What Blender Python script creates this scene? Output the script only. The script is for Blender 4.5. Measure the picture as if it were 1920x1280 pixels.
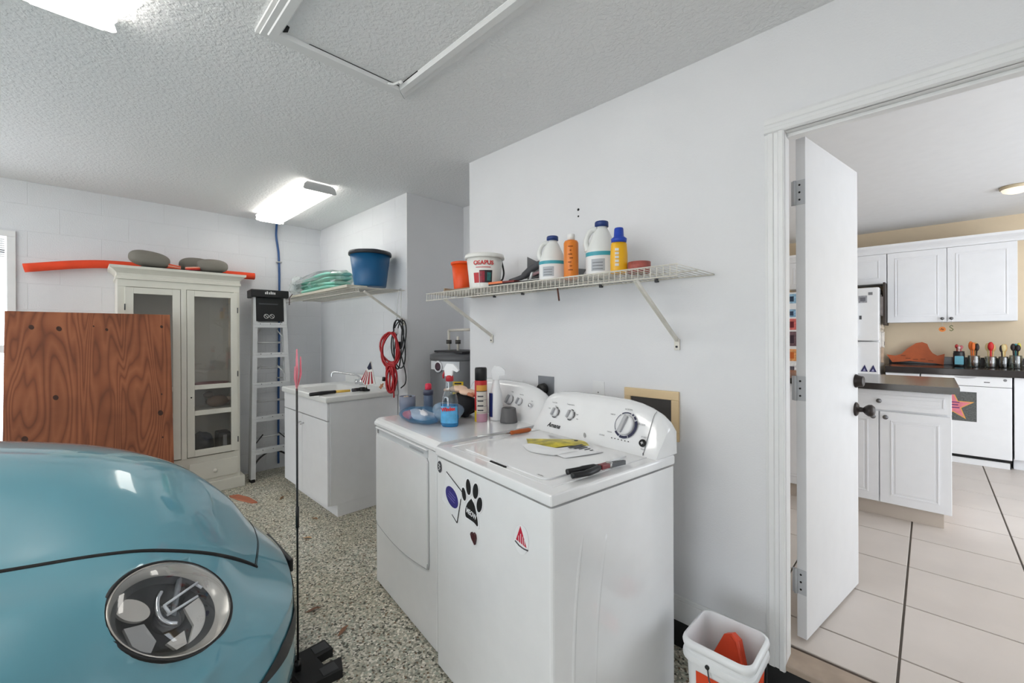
import bpy, bmesh, math, random
import numpy as np
from mathutils import Vector, Matrix, Euler
random.seed(7); np.random.seed(7)
for _o in list(bpy.data.objects): bpy.data.objects.remove(_o, do_unlink=True)
SC = bpy.context.scene
COL = SC.collection

# ---------------------------------------------------------------- camera
F_PX, YAW, PITCH, ROLL, CY_PX = 795.1, .7774, -.0004, -.0039, 626.64
cy_, sy_ = math.cos(YAW), math.sin(YAW)
fwd = Vector((-sy_*math.cos(PITCH), cy_*math.cos(PITCH), math.sin(PITCH)))
rt0 = Vector((cy_, sy_, 0)); up0 = rt0.cross(fwd)
rt = rt0*math.cos(ROLL) + up0*math.sin(ROLL); up = up0*math.cos(ROLL) - rt0*math.sin(ROLL)
cam_d = bpy.data.cameras.new('camera'); cam = bpy.data.objects.new('camera', cam_d); COL.objects.link(cam)
cam.matrix_world = Matrix(((rt.x, up.x, -fwd.x, 0), (rt.y, up.y, -fwd.y, 0), (rt.z, up.z, -fwd.z, 1.397), (0, 0, 0, 1)))
cam_d.sensor_width = 36; cam_d.sensor_fit = 'HORIZONTAL'; cam_d.lens = 36*F_PX/1920
cam_d.shift_y = -(640-CY_PX)/1920; cam_d.clip_start = .02; cam_d.clip_end = 200
SC.camera = cam

# ---------------------------------------------------------------- world and exposure
WORLD_STRENGTH = 4.6
FIXTURE_FAR, FIXTURE_NEAR, FIXTURE_FILL = 4.2, 7.0, 9.0
KITCHEN_GLOW = .6
w = bpy.data.worlds.new('sky'); SC.world = w; w.use_nodes = True
wn = w.node_tree.nodes; wl = w.node_tree.links
bg = wn['Background']; bg.inputs['Color'].default_value = (.86, .93, 1.0, 1); bg.inputs['Strength'].default_value = WORLD_STRENGTH
sun_d = bpy.data.lights.new('sun', 'SUN'); sun_d.energy = 16; sun_d.angle = math.radians(1); sun_d.color = (1, .97, .92)
sun = bpy.data.objects.new('sun', sun_d); COL.objects.link(sun); sun.rotation_euler = Vector((0, -.5, -.86)).to_track_quat('-Z', 'Y').to_euler(); sun.location = (0, 4, 9)
SC.view_settings.view_transform = 'Standard'; SC.view_settings.look = 'None'
SC.view_settings.gamma = 1; SC.view_settings.use_curve_mapping = False
SC.view_settings.exposure = 0.2

# ---------------------------------------------------------------- materials
def lin(c):
    return tuple((x/255/12.92 if x/255 <= .04045 else ((x/255+.055)/1.055)**2.4) for x in c)
MATS = {}
def M(name, rgb, rough=.5, metal=0., var=.0, vscale=12., bump=0., bscale=200., spec=.5, coat=0., emit=0., alpha=None, trans=0., sub=None):
    """Principled material with optional noise colour variation and noise bump; rgb is sRGB 0-255."""
    if name in MATS: return MATS[name]
    m = bpy.data.materials.new(name); m.use_nodes = True
    nt = m.node_tree; n = nt.nodes; l = nt.links; b = n['Principled BSDF']
    c = lin(rgb)
    b.inputs['Roughness'].default_value = rough; b.inputs['Metallic'].default_value = metal
    b.inputs['Specular IOR Level'].default_value = spec
    b.inputs['Coat Weight'].default_value = coat; b.inputs['Coat Roughness'].default_value = .03
    if trans: b.inputs['Transmission Weight'].default_value = trans
    if emit:
        b.inputs['Emission Color'].default_value = (*c, 1); b.inputs['Emission Strength'].default_value = emit
    tc = n.new('ShaderNodeTexCoord')
    nz = n.new('ShaderNodeTexNoise'); nz.inputs['Scale'].default_value = vscale; nz.inputs['Detail'].default_value = 4
    l.new(tc.outputs['Object'], nz.inputs['Vector'])
    rp = n.new('ShaderNodeValToRGB')
    v = max(var, .015)
    rp.color_ramp.elements[0].color = (*[x*(1-v) for x in c], 1); rp.color_ramp.elements[0].position = .3
    rp.color_ramp.elements[1].color = (*[min(1, x*(1+v)) for x in c], 1); rp.color_ramp.elements[1].position = .7
    l.new(nz.outputs['Fac'], rp.inputs['Fac']); l.new(rp.outputs['Color'], b.inputs['Base Color'])
    if bump:
        nb = n.new('ShaderNodeTexNoise'); nb.inputs['Scale'].default_value = bscale; nb.inputs['Detail'].default_value = 3
        l.new(tc.outputs['Object'], nb.inputs['Vector'])
        bp = n.new('ShaderNodeBump'); bp.inputs['Strength'].default_value = bump; bp.inputs['Distance'].default_value = .01
        l.new(nb.outputs['Fac'], bp.inputs['Height']); l.new(bp.outputs['Normal'], b.inputs['Normal'])
    if alpha is not None: b.inputs['Alpha'].default_value = alpha
    MATS[name] = m; return m
def glassy(name, tint=(255, 255, 255), rough=.02, base=.06, gain=.9):
    """thin clear sheet: transparent with a Fresnel reflection"""
    m = bpy.data.materials.new(name); m.use_nodes = True; nt = m.node_tree; n = nt.nodes; l = nt.links
    n.clear(); out = n.new('ShaderNodeOutputMaterial'); mx = n.new('ShaderNodeMixShader')
    tr = n.new('ShaderNodeBsdfTransparent'); gl = n.new('ShaderNodeBsdfGlossy'); fr = n.new('ShaderNodeLayerWeight'); fr.inputs['Blend'].default_value = .5
    tr.inputs['Color'].default_value = (*lin(tint), 1); gl.inputs['Roughness'].default_value = rough
    pw_ = n.new('ShaderNodeMath'); pw_.operation = 'POWER'; pw_.inputs[1].default_value = 4.0; l.new(fr.outputs['Facing'], pw_.inputs[0])
    ma = n.new('ShaderNodeMath'); ma.operation = 'MULTIPLY_ADD'; ma.inputs[1].default_value = gain*.8; ma.inputs[2].default_value = base; ma.use_clamp = True
    l.new(pw_.outputs[0], ma.inputs[0]); l.new(ma.outputs[0], mx.inputs[0]); l.new(tr.outputs[0], mx.inputs[1]); l.new(gl.outputs[0], mx.inputs[2])
    l.new(mx.outputs[0], out.inputs['Surface']); MATS[name] = m; return m

# ---------------------------------------------------------------- mesh helpers
class MB:
    def __init__(s): s.v = []; s.f = []; s.m = []; s.mats = []; s.sm = []
    def _mi(s, mat):
        if mat not in s.mats: s.mats.append(mat)
        return s.mats.index(mat)
    def add(s, vs, fs, mat, smooth=False, T=None):
        o = len(s.v); mi = s._mi(mat)
        for p in vs:
            p = Vector(p); s.v.append(tuple(T @ p) if T is not None else tuple(p))
        for f in fs: s.f.append(tuple(i+o for i in f)); s.m.append(mi); s.sm.append(smooth)
        return s
    def bm(s, bm, mat, smooth=False, T=None):
        bm.verts.index_update()
        s.add([v.co.copy() for v in bm.verts], [[v.index for v in f.verts] for f in bm.faces], mat, smooth, T); bm.free(); return s
    def box(s, x0, x1, y0, y1, z0, z1, mat, bev=0., seg=2, T=None, smooth=False):
        bm = bmesh.new(); bmesh.ops.create_cube(bm, size=1)
        for v in bm.verts: v.co = Vector((x0+(v.co.x+.5)*(x1-x0), y0+(v.co.y+.5)*(y1-y0), z0+(v.co.z+.5)*(z1-z0)))
        if bev: bmesh.ops.bevel(bm, geom=list(bm.edges), offset=min(bev, .49*min(abs(x1-x0), abs(y1-y0), abs(z1-z0))), segments=seg, profile=.6, affect='EDGES')
        return s.bm(bm, mat, smooth, T)
    def lathe(s, prof, mat, n=32, T=None, smooth=True, sx=1., sy=1., caps=True):
        vs = []; fs = []; k = len(prof)
        for r, z in prof:
            for i in range(n):
                a = 2*math.pi*i/n; vs.append((r*math.cos(a)*sx, r*math.sin(a)*sy, z))
        for j in range(k-1):
            for i in range(n):
                i2 = (i+1) % n; fs.append((j*n+i, j*n+i2, (j+1)*n+i2, (j+1)*n+i))
        caps = caps and tuple(prof[0]) != tuple(prof[-1])
        if caps and prof[0][0] > 1e-6: fs.append(tuple(range(n-1, -1, -1)))
        if caps and prof[-1][0] > 1e-6: fs.append(tuple((k-1)*n+i for i in range(n)))
        return s.add(vs, fs, mat, smooth, T)
    def cyl(s, a, b, r, mat, n=16, r2=None, smooth=True):
        a = Vector(a); b = Vector(b); d = b-a; L = d.length
        T = Matrix.Translation(a) @ d.to_track_quat('Z', 'Y').to_matrix().to_4x4()
        return s.lathe([(r, 0), (r if r2 is None else r2, L)], mat, n, T, smooth)
    def tube(s, pts, r, mat, n=8, closed=False, smooth=True):
        pts = [Vector(p) for p in pts]; k = len(pts); vs = []; fs = []
        up_ = None
        for i, p in enumerate(pts):
            if closed: d = pts[(i+1) % k]-pts[i-1]
            else: d = pts[min(i+1, k-1)]-pts[max(i-1, 0)]
            d.normalize()
            if up_ is None: up_ = d.orthogonal().normalized()
            up_ = (up_-d*up_.dot(d)); up_ = up_.normalized() if up_.length > 1e-6 else d.orthogonal().normalized()
            sd = d.cross(up_); rr = r[i] if isinstance(r, (list, tuple)) else r
            for j in range(n):
                a = 2*math.pi*j/n; vs.append(p+up_*math.cos(a)*rr+sd*math.sin(a)*rr)
        for i in range(k if closed else k-1):
            for j in range(n):
                a = i*n+j; b = i*n+(j+1) % n; c = ((i+1) % k)*n+(j+1) % n; d = ((i+1) % k)*n+j
                fs.append((a, b, c, d))
        if not closed: fs.append(tuple(range(n-1, -1, -1))); fs.append(tuple((k-1)*n+j for j in range(n)))
        return s.add(vs, fs, mat, smooth)
    def prism(s, poly, h0, h1, mat, T=None, smooth=False):
        """polygon in xy extruded in z"""
        k = len(poly); vs = [(x, y, h0) for x, y in poly]+[(x, y, h1) for x, y in poly]
        fs = [tuple(range(k-1, -1, -1)), tuple(range(k, 2*k))]+[(i, (i+1) % k, k+(i+1) % k, k+i) for i in range(k)]
        return s.add(vs, fs, mat, smooth, T)
    def sph(s, c, rx, ry, rz, mat, n=20, m=12, T=None):
        vs = []; fs = []
        for j in range(m+1):
            t = math.pi*j/m
            for i in range(n):
                a = 2*math.pi*i/n
                vs.append((c[0]+rx*math.sin(t)*math.cos(a), c[1]+ry*math.sin(t)*math.sin(a), c[2]+rz*math.cos(t)))
        for j in range(m):
            for i in range(n):
                fs.append((j*n+i, (j+1)*n+i, (j+1)*n+(i+1) % n, j*n+(i+1) % n))
        return s.add(vs, fs, mat, True, T)
    def grid(s, P, mat, smooth=True, closed_u=False):
        nu = len(P); nv = len(P[0]); vs = [tuple(p) for row in P for p in row]; fs = []
        for i in range(nu if closed_u else nu-1):
            for j in range(nv-1):
                a = i*nv+j; b = ((i+1) % nu)*nv+j; fs.append((a, b, b+1, a+1))
        return s.add(vs, fs, mat, smooth)
    def build(s, name, parent=None, loc=(0, 0, 0), rot=(0, 0, 0), auto=None):
        me = bpy.data.meshes.new(name); me.from_pydata(s.v, [], s.f)
        for m in s.mats: me.materials.append(m)
        me.polygons.foreach_set('material_index', s.m); me.polygons.foreach_set('use_smooth', s.sm); me.update()
        b2 = bmesh.new(); b2.from_mesh(me); bmesh.ops.remove_doubles(b2, verts=b2.verts, dist=1e-6)
        bmesh.ops.recalc_face_normals(b2, faces=b2.faces); b2.to_mesh(me); b2.free()
        if auto: me.set_sharp_from_angle(angle=math.radians(auto))
        o = bpy.data.objects.new(name, me); COL.objects.link(o)
        o.location = loc; o.rotation_euler = rot
        if parent is not None: o.parent = parent
        return o
def tag(o, label, cat, group=None, kind=None):
    o['label'] = label
    if cat: o['category'] = cat
    if group: o['group'] = group
    if kind: o['kind'] = kind
    return o
def thing(name, label, cat, loc=(0, 0, 0), rz=0., group=None):
    o = bpy.data.objects.new(name, None); COL.objects.link(o); o.location = loc; o.rotation_euler = (0, 0, rz); o.empty_display_size = .05
    return tag(o, label, cat, group)
def struct(o):
    o['kind'] = 'structure'; return o
def bx(name, parent, x0, x1, y0, y1, z0, z1, mat, bev=.003, seg=2):
    return MB().box(x0, x1, y0, y1, z0, z1, mat, bev, seg).build(name, parent)
def link_copy(o, parent=None, loc=None):
    c = o.copy(); COL.objects.link(c); c.parent = parent
    if loc is not None: c.location = loc
    return c
def rpoly(w, h, r, n=5):
    """rounded rectangle outline centred on the origin"""
    out = []
    for cx, cy, a0 in ((w/2-r, h/2-r, 0), (-w/2+r, h/2-r, 90), (-w/2+r, -h/2+r, 180), (w/2-r, -h/2+r, 270)):
        for i in range(n+1):
            a = math.radians(a0+90*i/n); out.append((cx+r*math.cos(a), cy+r*math.sin(a)))
    return out
def ell(rx, ry, n=28, cx=0, cy=0, rot=0.):
    out = []
    for i in range(n):
        a = 2*math.pi*i/n; x = rx*math.cos(a); y = ry*math.sin(a)
        out.append((cx+x*math.cos(rot)-y*math.sin(rot), cy+x*math.sin(rot)+y*math.cos(rot)))
    return out
def text(body, size, mat, name, parent, loc, rot, align='CENTER', shear=0., sx=1., thick=.0006, bold=0.):
    cu = bpy.data.curves.new(name+'_curve', 'FONT'); cu.body = body; cu.size = size; cu.align_x = align; cu.align_y = 'CENTER'
    cu.shear = shear; cu.extrude = thick; cu.offset = bold; cu.resolution_u = 3
    t = bpy.data.objects.new(name, cu); COL.objects.link(t)
    dg = bpy.context.evaluated_depsgraph_get(); me = bpy.data.meshes.new_from_object(t.evaluated_get(dg))
    bpy.data.objects.remove(t); bpy.data.curves.remove(cu)
    me.materials.clear(); me.materials.append(mat); me.name = name
    o = bpy.data.objects.new(name, me); COL.objects.link(o); o.parent = parent; o.location = loc; o.rotation_euler = rot; o.scale = (sx, 1, 1)
    return o
def catmull(P, n):
    """Catmull-Rom through rows of an array (k, ..., 3), n steps per span"""
    P = np.asarray(P, float); k = len(P); out = []
    for i in range(k-1):
        p0 = P[i-1] if i > 0 else 2*P[0]-P[1]; p1 = P[i]; p2 = P[i+1]; p3 = P[i+2] if i+2 < k else 2*P[-1]-P[-2]
        for q in range(n):
            t = q/n
            out.append(.5*((2*p1)+(-p0+p2)*t+(2*p0-5*p1+4*p2-p3)*t*t+(-p0+3*p1-3*p2+p3)*t**3))
    out.append(P[-1]); return np.array(out)
def crv(pts, n=6): return [tuple(p) for p in catmull(pts, n)]

# ---------------------------------------------------------------- shared materials
wall_m = M('wall_paint', (228, 228, 230), .6, var=.012, vscale=3, bump=.12, bscale=160)
block_m = M('painted_block', (226, 227, 230), .55, var=.015, vscale=4, bump=.25, bscale=120)
joint_m = M('block_joint', (221, 222, 225), .7)
kwall_m = M('kitchen_wall_beige', (226, 207, 178), .6, var=.015)
trim_m = M('trim_gloss_white', (232, 232, 232), .35, var=.01)
white_m = M('appliance_white', (240, 240, 241), .14, coat=.5)
cab_m = M('cabinet_white', (238, 238, 240), .35)
cream_m = M('hutch_cream', (226, 223, 212), .45, var=.03, vscale=6)
alu_m = M('aluminium', (222, 223, 224), .42, metal=.45, var=.04)
steel_m = M('steel', (190, 190, 188), .3, metal=.95)
chrome_m = M('chrome', (225, 225, 228), .08, metal=1.)
black_m = M('black_plastic', (22, 22, 24), .4)
rubber_m = M('black_rubber', (30, 30, 31), .75, bump=.1, bscale=300)
dark_m = M('dark_gap', (14, 14, 15), .8)
dgrey_m = M('dark_grey', (72, 72, 76), .55)
grey_m = M('mid_grey', (128, 128, 130), .5)
wire_m = M('coated_wire', (224, 220, 210), .4, var=.06, vscale=30)
bronze_m = M('oil_bronze', (52, 46, 44), .35, metal=.6)
nickel_m = M('brushed_nickel', (120, 120, 122), .35, metal=.8)
red_m = M('red_plastic', (190, 30, 34), .4)
orange_m = M('orange_plastic', (240, 82, 20), .45)
blue_m = M('blue_plastic', (24, 88, 140), .4)
pane_m = glassy('window_pane')
def ceiling_mat(name, bump, scale):
    m = bpy.data.materials.new(name); m.use_nodes = True; n = m.node_tree.nodes; l = m.node_tree.links; b = n['Principled BSDF']
    b.inputs['Base Color'].default_value = (*lin((238, 238, 239)), 1); b.inputs['Roughness'].default_value = .75
    tc = n.new('ShaderNodeTexCoord'); v = n.new('ShaderNodeTexNoise'); v.inputs['Scale'].default_value = scale; v.inputs['Detail'].default_value = 2.5
    r = n.new('ShaderNodeValToRGB'); r.color_ramp.elements[0].position = .42; r.color_ramp.elements[1].position = .6
    bp = n.new('ShaderNodeBump'); bp.inputs['Strength'].default_value = bump; bp.inputs['Distance'].default_value = .004
    l.new(tc.outputs['Object'], v.inputs['Vector']); l.new(v.outputs['Fac'], r.inputs['Fac']); l.new(r.outputs['Color'], bp.inputs['Height']); l.new(bp.outputs['Normal'], b.inputs['Normal'])
    return m
ceil_m = ceiling_mat('textured_ceiling', .42, 60)
kceil_m = M('kitchen_ceiling', (232, 233, 235), .7)
def flake_floor():
    m = bpy.data.materials.new('flake_floor'); m.use_nodes = True; n = m.node_tree.nodes; l = m.node_tree.links; b = n['Principled BSDF']
    tc = n.new('ShaderNodeTexCoord'); v = n.new('ShaderNodeTexVoronoi'); v.inputs['Scale'].default_value = 115
    l.new(tc.outputs['Object'], v.inputs['Vector'])
    sp = n.new('ShaderNodeSeparateColor'); l.new(v.outputs['Color'], sp.inputs[0])
    r = n.new('ShaderNodeValToRGB'); r.color_ramp.interpolation = 'CONSTANT'; e = r.color_ramp.elements
    cols = [(0, (84, 82, 72)), (.10, (150, 148, 134)), (.28, (184, 178, 160)), (.46, (206, 200, 184)), (.62, (172, 176, 160)), (.78, (222, 217, 204)), (.92, (246, 240, 228)), (.965, (120, 98, 76))]
    e[0].position = 0; e[0].color = (*lin(cols[0][1]), 1); e[1].position = cols[1][0]; e[1].color = (*lin(cols[1][1]), 1)
    for p, c in cols[2:]:
        q = e.new(p); q.color = (*lin(c), 1)
    l.new(sp.outputs[0], r.inputs['Fac'])
    nz = n.new('ShaderNodeTexNoise'); nz.inputs['Scale'].default_value = 1.7; nz.inputs['Detail'].default_value = 5; l.new(tc.outputs['Object'], nz.inputs['Vector'])
    r2 = n.new('ShaderNodeValToRGB'); r2.color_ramp.elements[0].color = (.93, .90, .84, 1); r2.color_ramp.elements[0].position = .35; r2.color_ramp.elements[1].color = (1, 1, 1, 1); r2.color_ramp.elements[1].position = .6
    l.new(nz.outputs['Fac'], r2.inputs['Fac'])
    mx = n.new('ShaderNodeMix'); mx.data_type = 'RGBA'; mx.blend_type = 'MULTIPLY'; mx.inputs['Factor'].default_value = 1
    l.new(r.outputs['Color'], mx.inputs['A']); l.new(r2.outputs['Color'], mx.inputs['B']); l.new(mx.outputs['Result'], b.inputs['Base Color'])
    b.inputs['Roughness'].default_value = .45
    bp = n.new('ShaderNodeBump'); bp.inputs['Strength'].default_value = .25; bp.inputs['Distance'].default_value = .002
    l.new(v.outputs['Distance'], bp.inputs['Height']); l.new(bp.outputs['Normal'], b.inputs['Normal'])
    return m
flake_m = flake_floor()
def tile_mat():
    m = M('kitchen_tile', (206, 196, 188), .35, var=.05, vscale=3.5)
    return m
tile_m = tile_mat(); grout_m = M('grout', (98, 90, 82), .8, var=.1)
def plywood_mat():
    m = bpy.data.materials.new('plywood_grain'); m.use_nodes = True; n = m.node_tree.nodes; l = m.node_tree.links; b = n['Principled BSDF']
    tc = n.new('ShaderNodeTexCoord'); mp = n.new('ShaderNodeMapping'); mp.inputs['Scale'].default_value = (1, 3.0, .42)
    l.new(tc.outputs['Object'], mp.inputs['Vector'])
    nz = n.new('ShaderNodeTexNoise'); nz.inputs['Scale'].default_value = 1.9; nz.inputs['Detail'].default_value = 1.5; nz.inputs['Distortion'].default_value = .35
    l.new(mp.outputs['Vector'], nz.inputs['Vector'])
    mu = n.new('ShaderNodeMath'); mu.operation = 'MULTIPLY'; mu.inputs[1].default_value = 36; l.new(nz.outputs['Fac'], mu.inputs[0])
    fr = n.new('ShaderNodeMath'); fr.operation = 'PINGPONG'; fr.inputs[1].default_value = 1; l.new(mu.outputs[0], fr.inputs[0])
    r = n.new('ShaderNodeValToRGB'); e = r.color_ramp.elements
    e[0].position = 0; e[0].color = (*lin((124, 68, 42)), 1); e[1].position = 1; e[1].color = (*lin((168, 100, 64)), 1)
    q = e.new(.25); q.color = (*lin((146, 82, 50)), 1); q = e.new(.6); q.color = (*lin((158, 92, 58)), 1)
    l.new(fr.outputs[0], r.inputs['Fac'])
    n2 = n.new('ShaderNodeTexNoise'); n2.inputs['Scale'].default_value = 3.2; n2.inputs['Detail'].default_value = 4; l.new(tc.outputs['Object'], n2.inputs['Vector'])
    r2 = n.new('ShaderNodeValToRGB'); r2.color_ramp.elements[0].color = (.62, .58, .56, 1); r2.color_ramp.elements[0].position = .32; r2.color_ramp.elements[1].color = (1, 1, 1, 1); r2.color_ramp.elements[1].position = .6
    l.new(n2.outputs['Fac'], r2.inputs['Fac'])
    mx = n.new('ShaderNodeMix'); mx.data_type = 'RGBA'; mx.blend_type = 'MULTIPLY'; mx.inputs['Factor'].default_value = .8
    l.new(r.outputs['Color'], mx.inputs['A']); l.new(r2.outputs['Color'], mx.inputs['B']); l.new(mx.outputs['Result'], b.inputs['Base Color'])
    b.inputs['Roughness'].default_value = .6
    return m
ply_m = plywood_mat()
H = 2.577      # ceiling height
KZ = .141      # kitchen floor level
# ================================================================ STRUCTURE
def slab(name, boxes, mat, bev=0.):
    b = MB()
    for q in boxes: b.box(*q, mat, bev)
    return struct(b.build(name))
X0, X1, YF, YL, YR = -4.9, 1.6, -4.6, 1.88, 2.5      # back wall, right wall, garage-door wall, laundry wall, recess back
slab('floor', [(X0-.15, X1+.15, YF-.15, 1.95, -.12, 0), (-3.25, -2.1, 1.95, 2.65, -.12, 0)], flake_m)
slab('ceiling', [(X0-.15, X1+.15, YF-.15, 1.95, H, H+.1), (-3.25, -2.1, 1.95, 2.65, H, H+.1)], ceil_m)
# back wall: block masonry with a window opening
WY0, WY1, WZ0, WZ1 = -1.42, -.342, .42, 2.185
wb = slab('wall_back', [(X0-.15, X0-.0015, YF-.15, WY0, 0, H), (X0-.15, X0-.0015, WY1, 2.05, 0, H), (X0-.15, X0-.0015, WY0, WY1, 0, WZ0), (X0-.15, X0-.0015, WY0, WY1, WZ1, H)], joint_m)
def block_row_cells(a, b, off, pitch=.406):
    k = math.floor((a-off)/pitch); out = []
    while True:
        s = off+k*pitch; e = s+pitch
        if s >= b: break
        out.append((max(a, s), min(b, e))); k += 1
    return out
G = .0014
_bc = {}
def block(parent, kind, a, b, z0, z1):
    key = (kind, round(b-a, 3), round(z1-z0, 3))
    if key not in _bc:
        if kind == 'x': o = MB().box(-.02, 0, G, b-a-G, G, z1-z0-G, block_m, .0015, 1).build('block', parent)
        else: o = MB().box(G*.5, b-a-G*.5, 0, .02, G*.5, z1-z0-G*.5, block_m, .0008, 1).build('block', parent)
        _bc[key] = o
    else: o = link_copy(_bc[key], parent)
    o.parent = parent
    o.location = (X0, a, z0) if kind == 'x' else (a, 1.9, z0)
rows = [(round(z, 3), min(H-.001, round(z+.2, 3))) for z in np.arange(0, H, .2)]
for i, (z0, z1) in enumerate(rows):
    off = .123 if i % 2 == 0 else .292          # running bond, joints as on the wall
    for a, b in block_row_cells(-2.7, 1.9, off):
        parts = [(a, b)]
        if z1 > WZ0+.03 and z0 < WZ1-.03: parts = [(a, min(b, WY0)), (max(a, WY1), b)]
        for c, d in parts:
            if d-c > .02: block(wb, 'x', c, d, z0, z1)
ws = slab('wall_sink', [(X0, -3.102, 1.9012, 2.05, 0, H)], joint_m)
for i, (z0, z1) in enumerate(rows):
    off = -4.9+(.2 if i % 2 else 0)
    for a, b in block_row_cells(-4.9, -3.102, off): 
        if b-a > .02: block(ws, 'y', a, b, z0, z1)
# recess for the water heater
slab('wall_recess_left', [(-3.102, -3.09, 1.9, 2.65, 0, H), (-3.25, -3.102, 2.05, 2.65, 0, H)], wall_m)
slab('wall_recess_back', [(-3.09, -2.1, YR, 2.65, 0, H)], wall_m)
# laundry wall with door opening into the kitchen
DX0, DX1, DZ1 = -.39, .32, 2.165
slab('wall_laundry', [(-2.256, DX0-.02, YL, 1.945, 0, H), (DX1+.02, X1+.15, YL, 1.945, 0, H), (DX0-.02, DX1+.02, YL, 1.945, DZ1+.02, H), (-2.256, -2.1, 1.945, YR, 0, H)], wall_m)
slab('wall_right', [(X1, X1+.15, YF, 1.88, 0, H)], wall_m)
slab('wall_front', [(X0, -4.2, YF-.15, YF, 0, H), (1.0, X1, YF-.15, YF, 0, H), (-4.2, 1.0, YF-.15, YF, 2.15, H)], wall_m)
conc_m = M('driveway_concrete', (188, 184, 176), .8, var=.06, vscale=2)
slab('driveway_ground', [(-9, 6, -16, YF-.15, -.2, -.02)], conc_m)
# kitchen shell
slab('floor_kitchen', [(-2.1, 2.5, 1.945, 6.75, -.02, KZ-.006)], grout_m)
slab('ceiling_kitchen', [(-2.1, 2.5, 1.95, 6.75, H, H+.1)], kceil_m)
slab('wall_kitchen_back', [(-2.1, 2.5, 6.57, 6.75, 0, H)], kwall_m)
slab('wall_kitchen_left', [(-2.1, -1.95, 1.95, 6.57, 0, H)], kwall_m)
slab('wall_kitchen_right', [(2.4, 2.55, 1.945, 3.0, 0, H), (2.4, 2.55, 5.4, 6.57, 0, H), (2.4, 2.55, 3.0, 5.4, 0, .3), (2.4, 2.55, 3.0, 5.4, 2.3, H)], kwall_m)  # unseen side opening, added and sized to bring daylight into the kitchen
fk = bpy.data.objects['floor_kitchen']
tx = [-.085+.44*k for k in range(-4, 6)]; ty = [2.214+.4505*k for k in range(-1, 10)]
tile_proto = None
for xa in tx:
    for ya in ty:
        y0 = max(ya, 2.005 if DX0-.3 < xa+.22 < DX1+.3 else 1.95); y1 = min(ya+.4505, 6.56); x0 = max(xa, -1.94); x1 = min(xa+.44, 2.39)
        full = (abs(y0-ya) < 1e-6 and abs(y1-ya-.4505) < 1e-6 and x0 == xa and x1 == xa+.44)
        if x1-x0 < .03 or y1-y0 < .03: continue
        if full and tile_proto is not None: o = link_copy(tile_proto, fk, (xa, ya, 0)); continue
        g = .0042
        o = MB().box(x0-xa+g, x1-xa-g, y0-ya+g, y1-ya-g, KZ-.008, KZ, tile_m, .0015, 1).build('tile', fk, (xa, ya, 0))
        if full: tile_proto = o
# ---- window in the back wall, frame, sashes, raised blind
win = bpy.data.objects.new('window_1', None); COL.objects.link(win); struct(win); win.location = (X0, 0, 0)
b = MB()
fw = .045
for q in ((WY0, WY1, WZ1-fw, WZ1), (WY0, WY1, WZ0, WZ0+fw), (WY0, WY0+fw, WZ0+fw, WZ1-fw), (WY1-fw, WY1, WZ0+fw, WZ1-fw)): b.box(-.10, .014, *q, trim_m, .003)
b.build('window_frame', win)
b = MB()
for z0, z1 in ((1.27, 1.33),): b.box(-.07, -.03, WY0+fw, WY1-fw, z0, z1, trim_m, .002)
b.box(-.07, -.03, -.89, -.85, WZ0+fw, WZ1-fw, trim_m, .002)
b.build('sash_bar', win)
MB().box(-.052, -.048, WY0+fw, WY1-fw, WZ0+fw, WZ1-fw, pane_m).build('pane', win)
b = MB()
for k in range(9): b.box(-.03, .01, WY0+fw+.01, WY1-fw-.01, 1.985+.016*k, 1.993+.016*k, grey_m if k in (2, 3) else trim_m, .001, 1)
b.build('raised_blind', win)
# ---- door casing, jambs, threshold
def casing(name, poly_xy, z0, z1, T=None):
    return struct(MB().prism(poly_xy, z0, z1, trim_m, T).build(name))
prof = [(0, 0), (0, -.008), (.010, -.012), (.012, -.016), (.028, -.016), (.032, -.012), (.044, -.013), (.048, -.020), (.062, -.021), (.066, -.016), (.066, 0)]
casing('trim_casing_left', [(DX0-.066+x, YL+y) for x, y in prof], 0.115, DZ1)
casing('trim_casing_right', [(DX1+.066-x, YL+y) for x, y in prof], 0.115, DZ1)
T = Matrix(((0, 0, 1, 0), (0, 1, 0, YL), (-1, 0, 0, DZ1+.066), (0, 0, 0, 1)))
casing('trim_casing_head', prof, DX0-.066, DX1+.066, T)
bj = MB()
bj.box(DX0-.02, DX0+.0, YL-.006, 1.95, .12, DZ1+.02, trim_m, .002); bj.box(DX1, DX1+.02, YL-.006, 1.95, .12, DZ1+.02, trim_m, .002)
bj.box(DX0, DX1, YL-.006, 1.95, DZ1, DZ1+.02, trim_m, .002)
bj.box(DX0, DX1, 1.91, 1.95, DZ1-.013, DZ1, trim_m, .002)
struct(bj.build('trim_door_jamb'))
sill_m = M('worn_wood_sill', (168, 150, 134), .6, var=.12, vscale=14)
sl = MB().box(DX0-.02, DX1+.02, 1.868, 1.99, .118, KZ, sill_m, .004).box(DX0, DX1, 1.990, 2.004, .118, KZ-.004, M('sill_groove', (74, 60, 50), .7))
struct(sl.build('trim_threshold'))
blk_base = M('black_base', (26, 26, 27), .7)
struct(MB().box(DX0-.064, DX1+.064, 1.872, 1.93, .0, .118, blk_base).build('trim_step_riser'))
bl = MB().box(-2.256, DX0-.067, YL-.012, YL, .113, .205, trim_m, .002).box(-2.256, DX0-.067, YL-.008, YL, .205, .223, trim_m, .003)
struct(bl.build('baseboard_laundry'))
struct(MB().box(-2.256, DX0-.067, YL-.014, YL, 0, .113, blk_base, .002).build('baseboard_dark_strip'))  # dark strip along the wall foot, below the white baseboard
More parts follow.
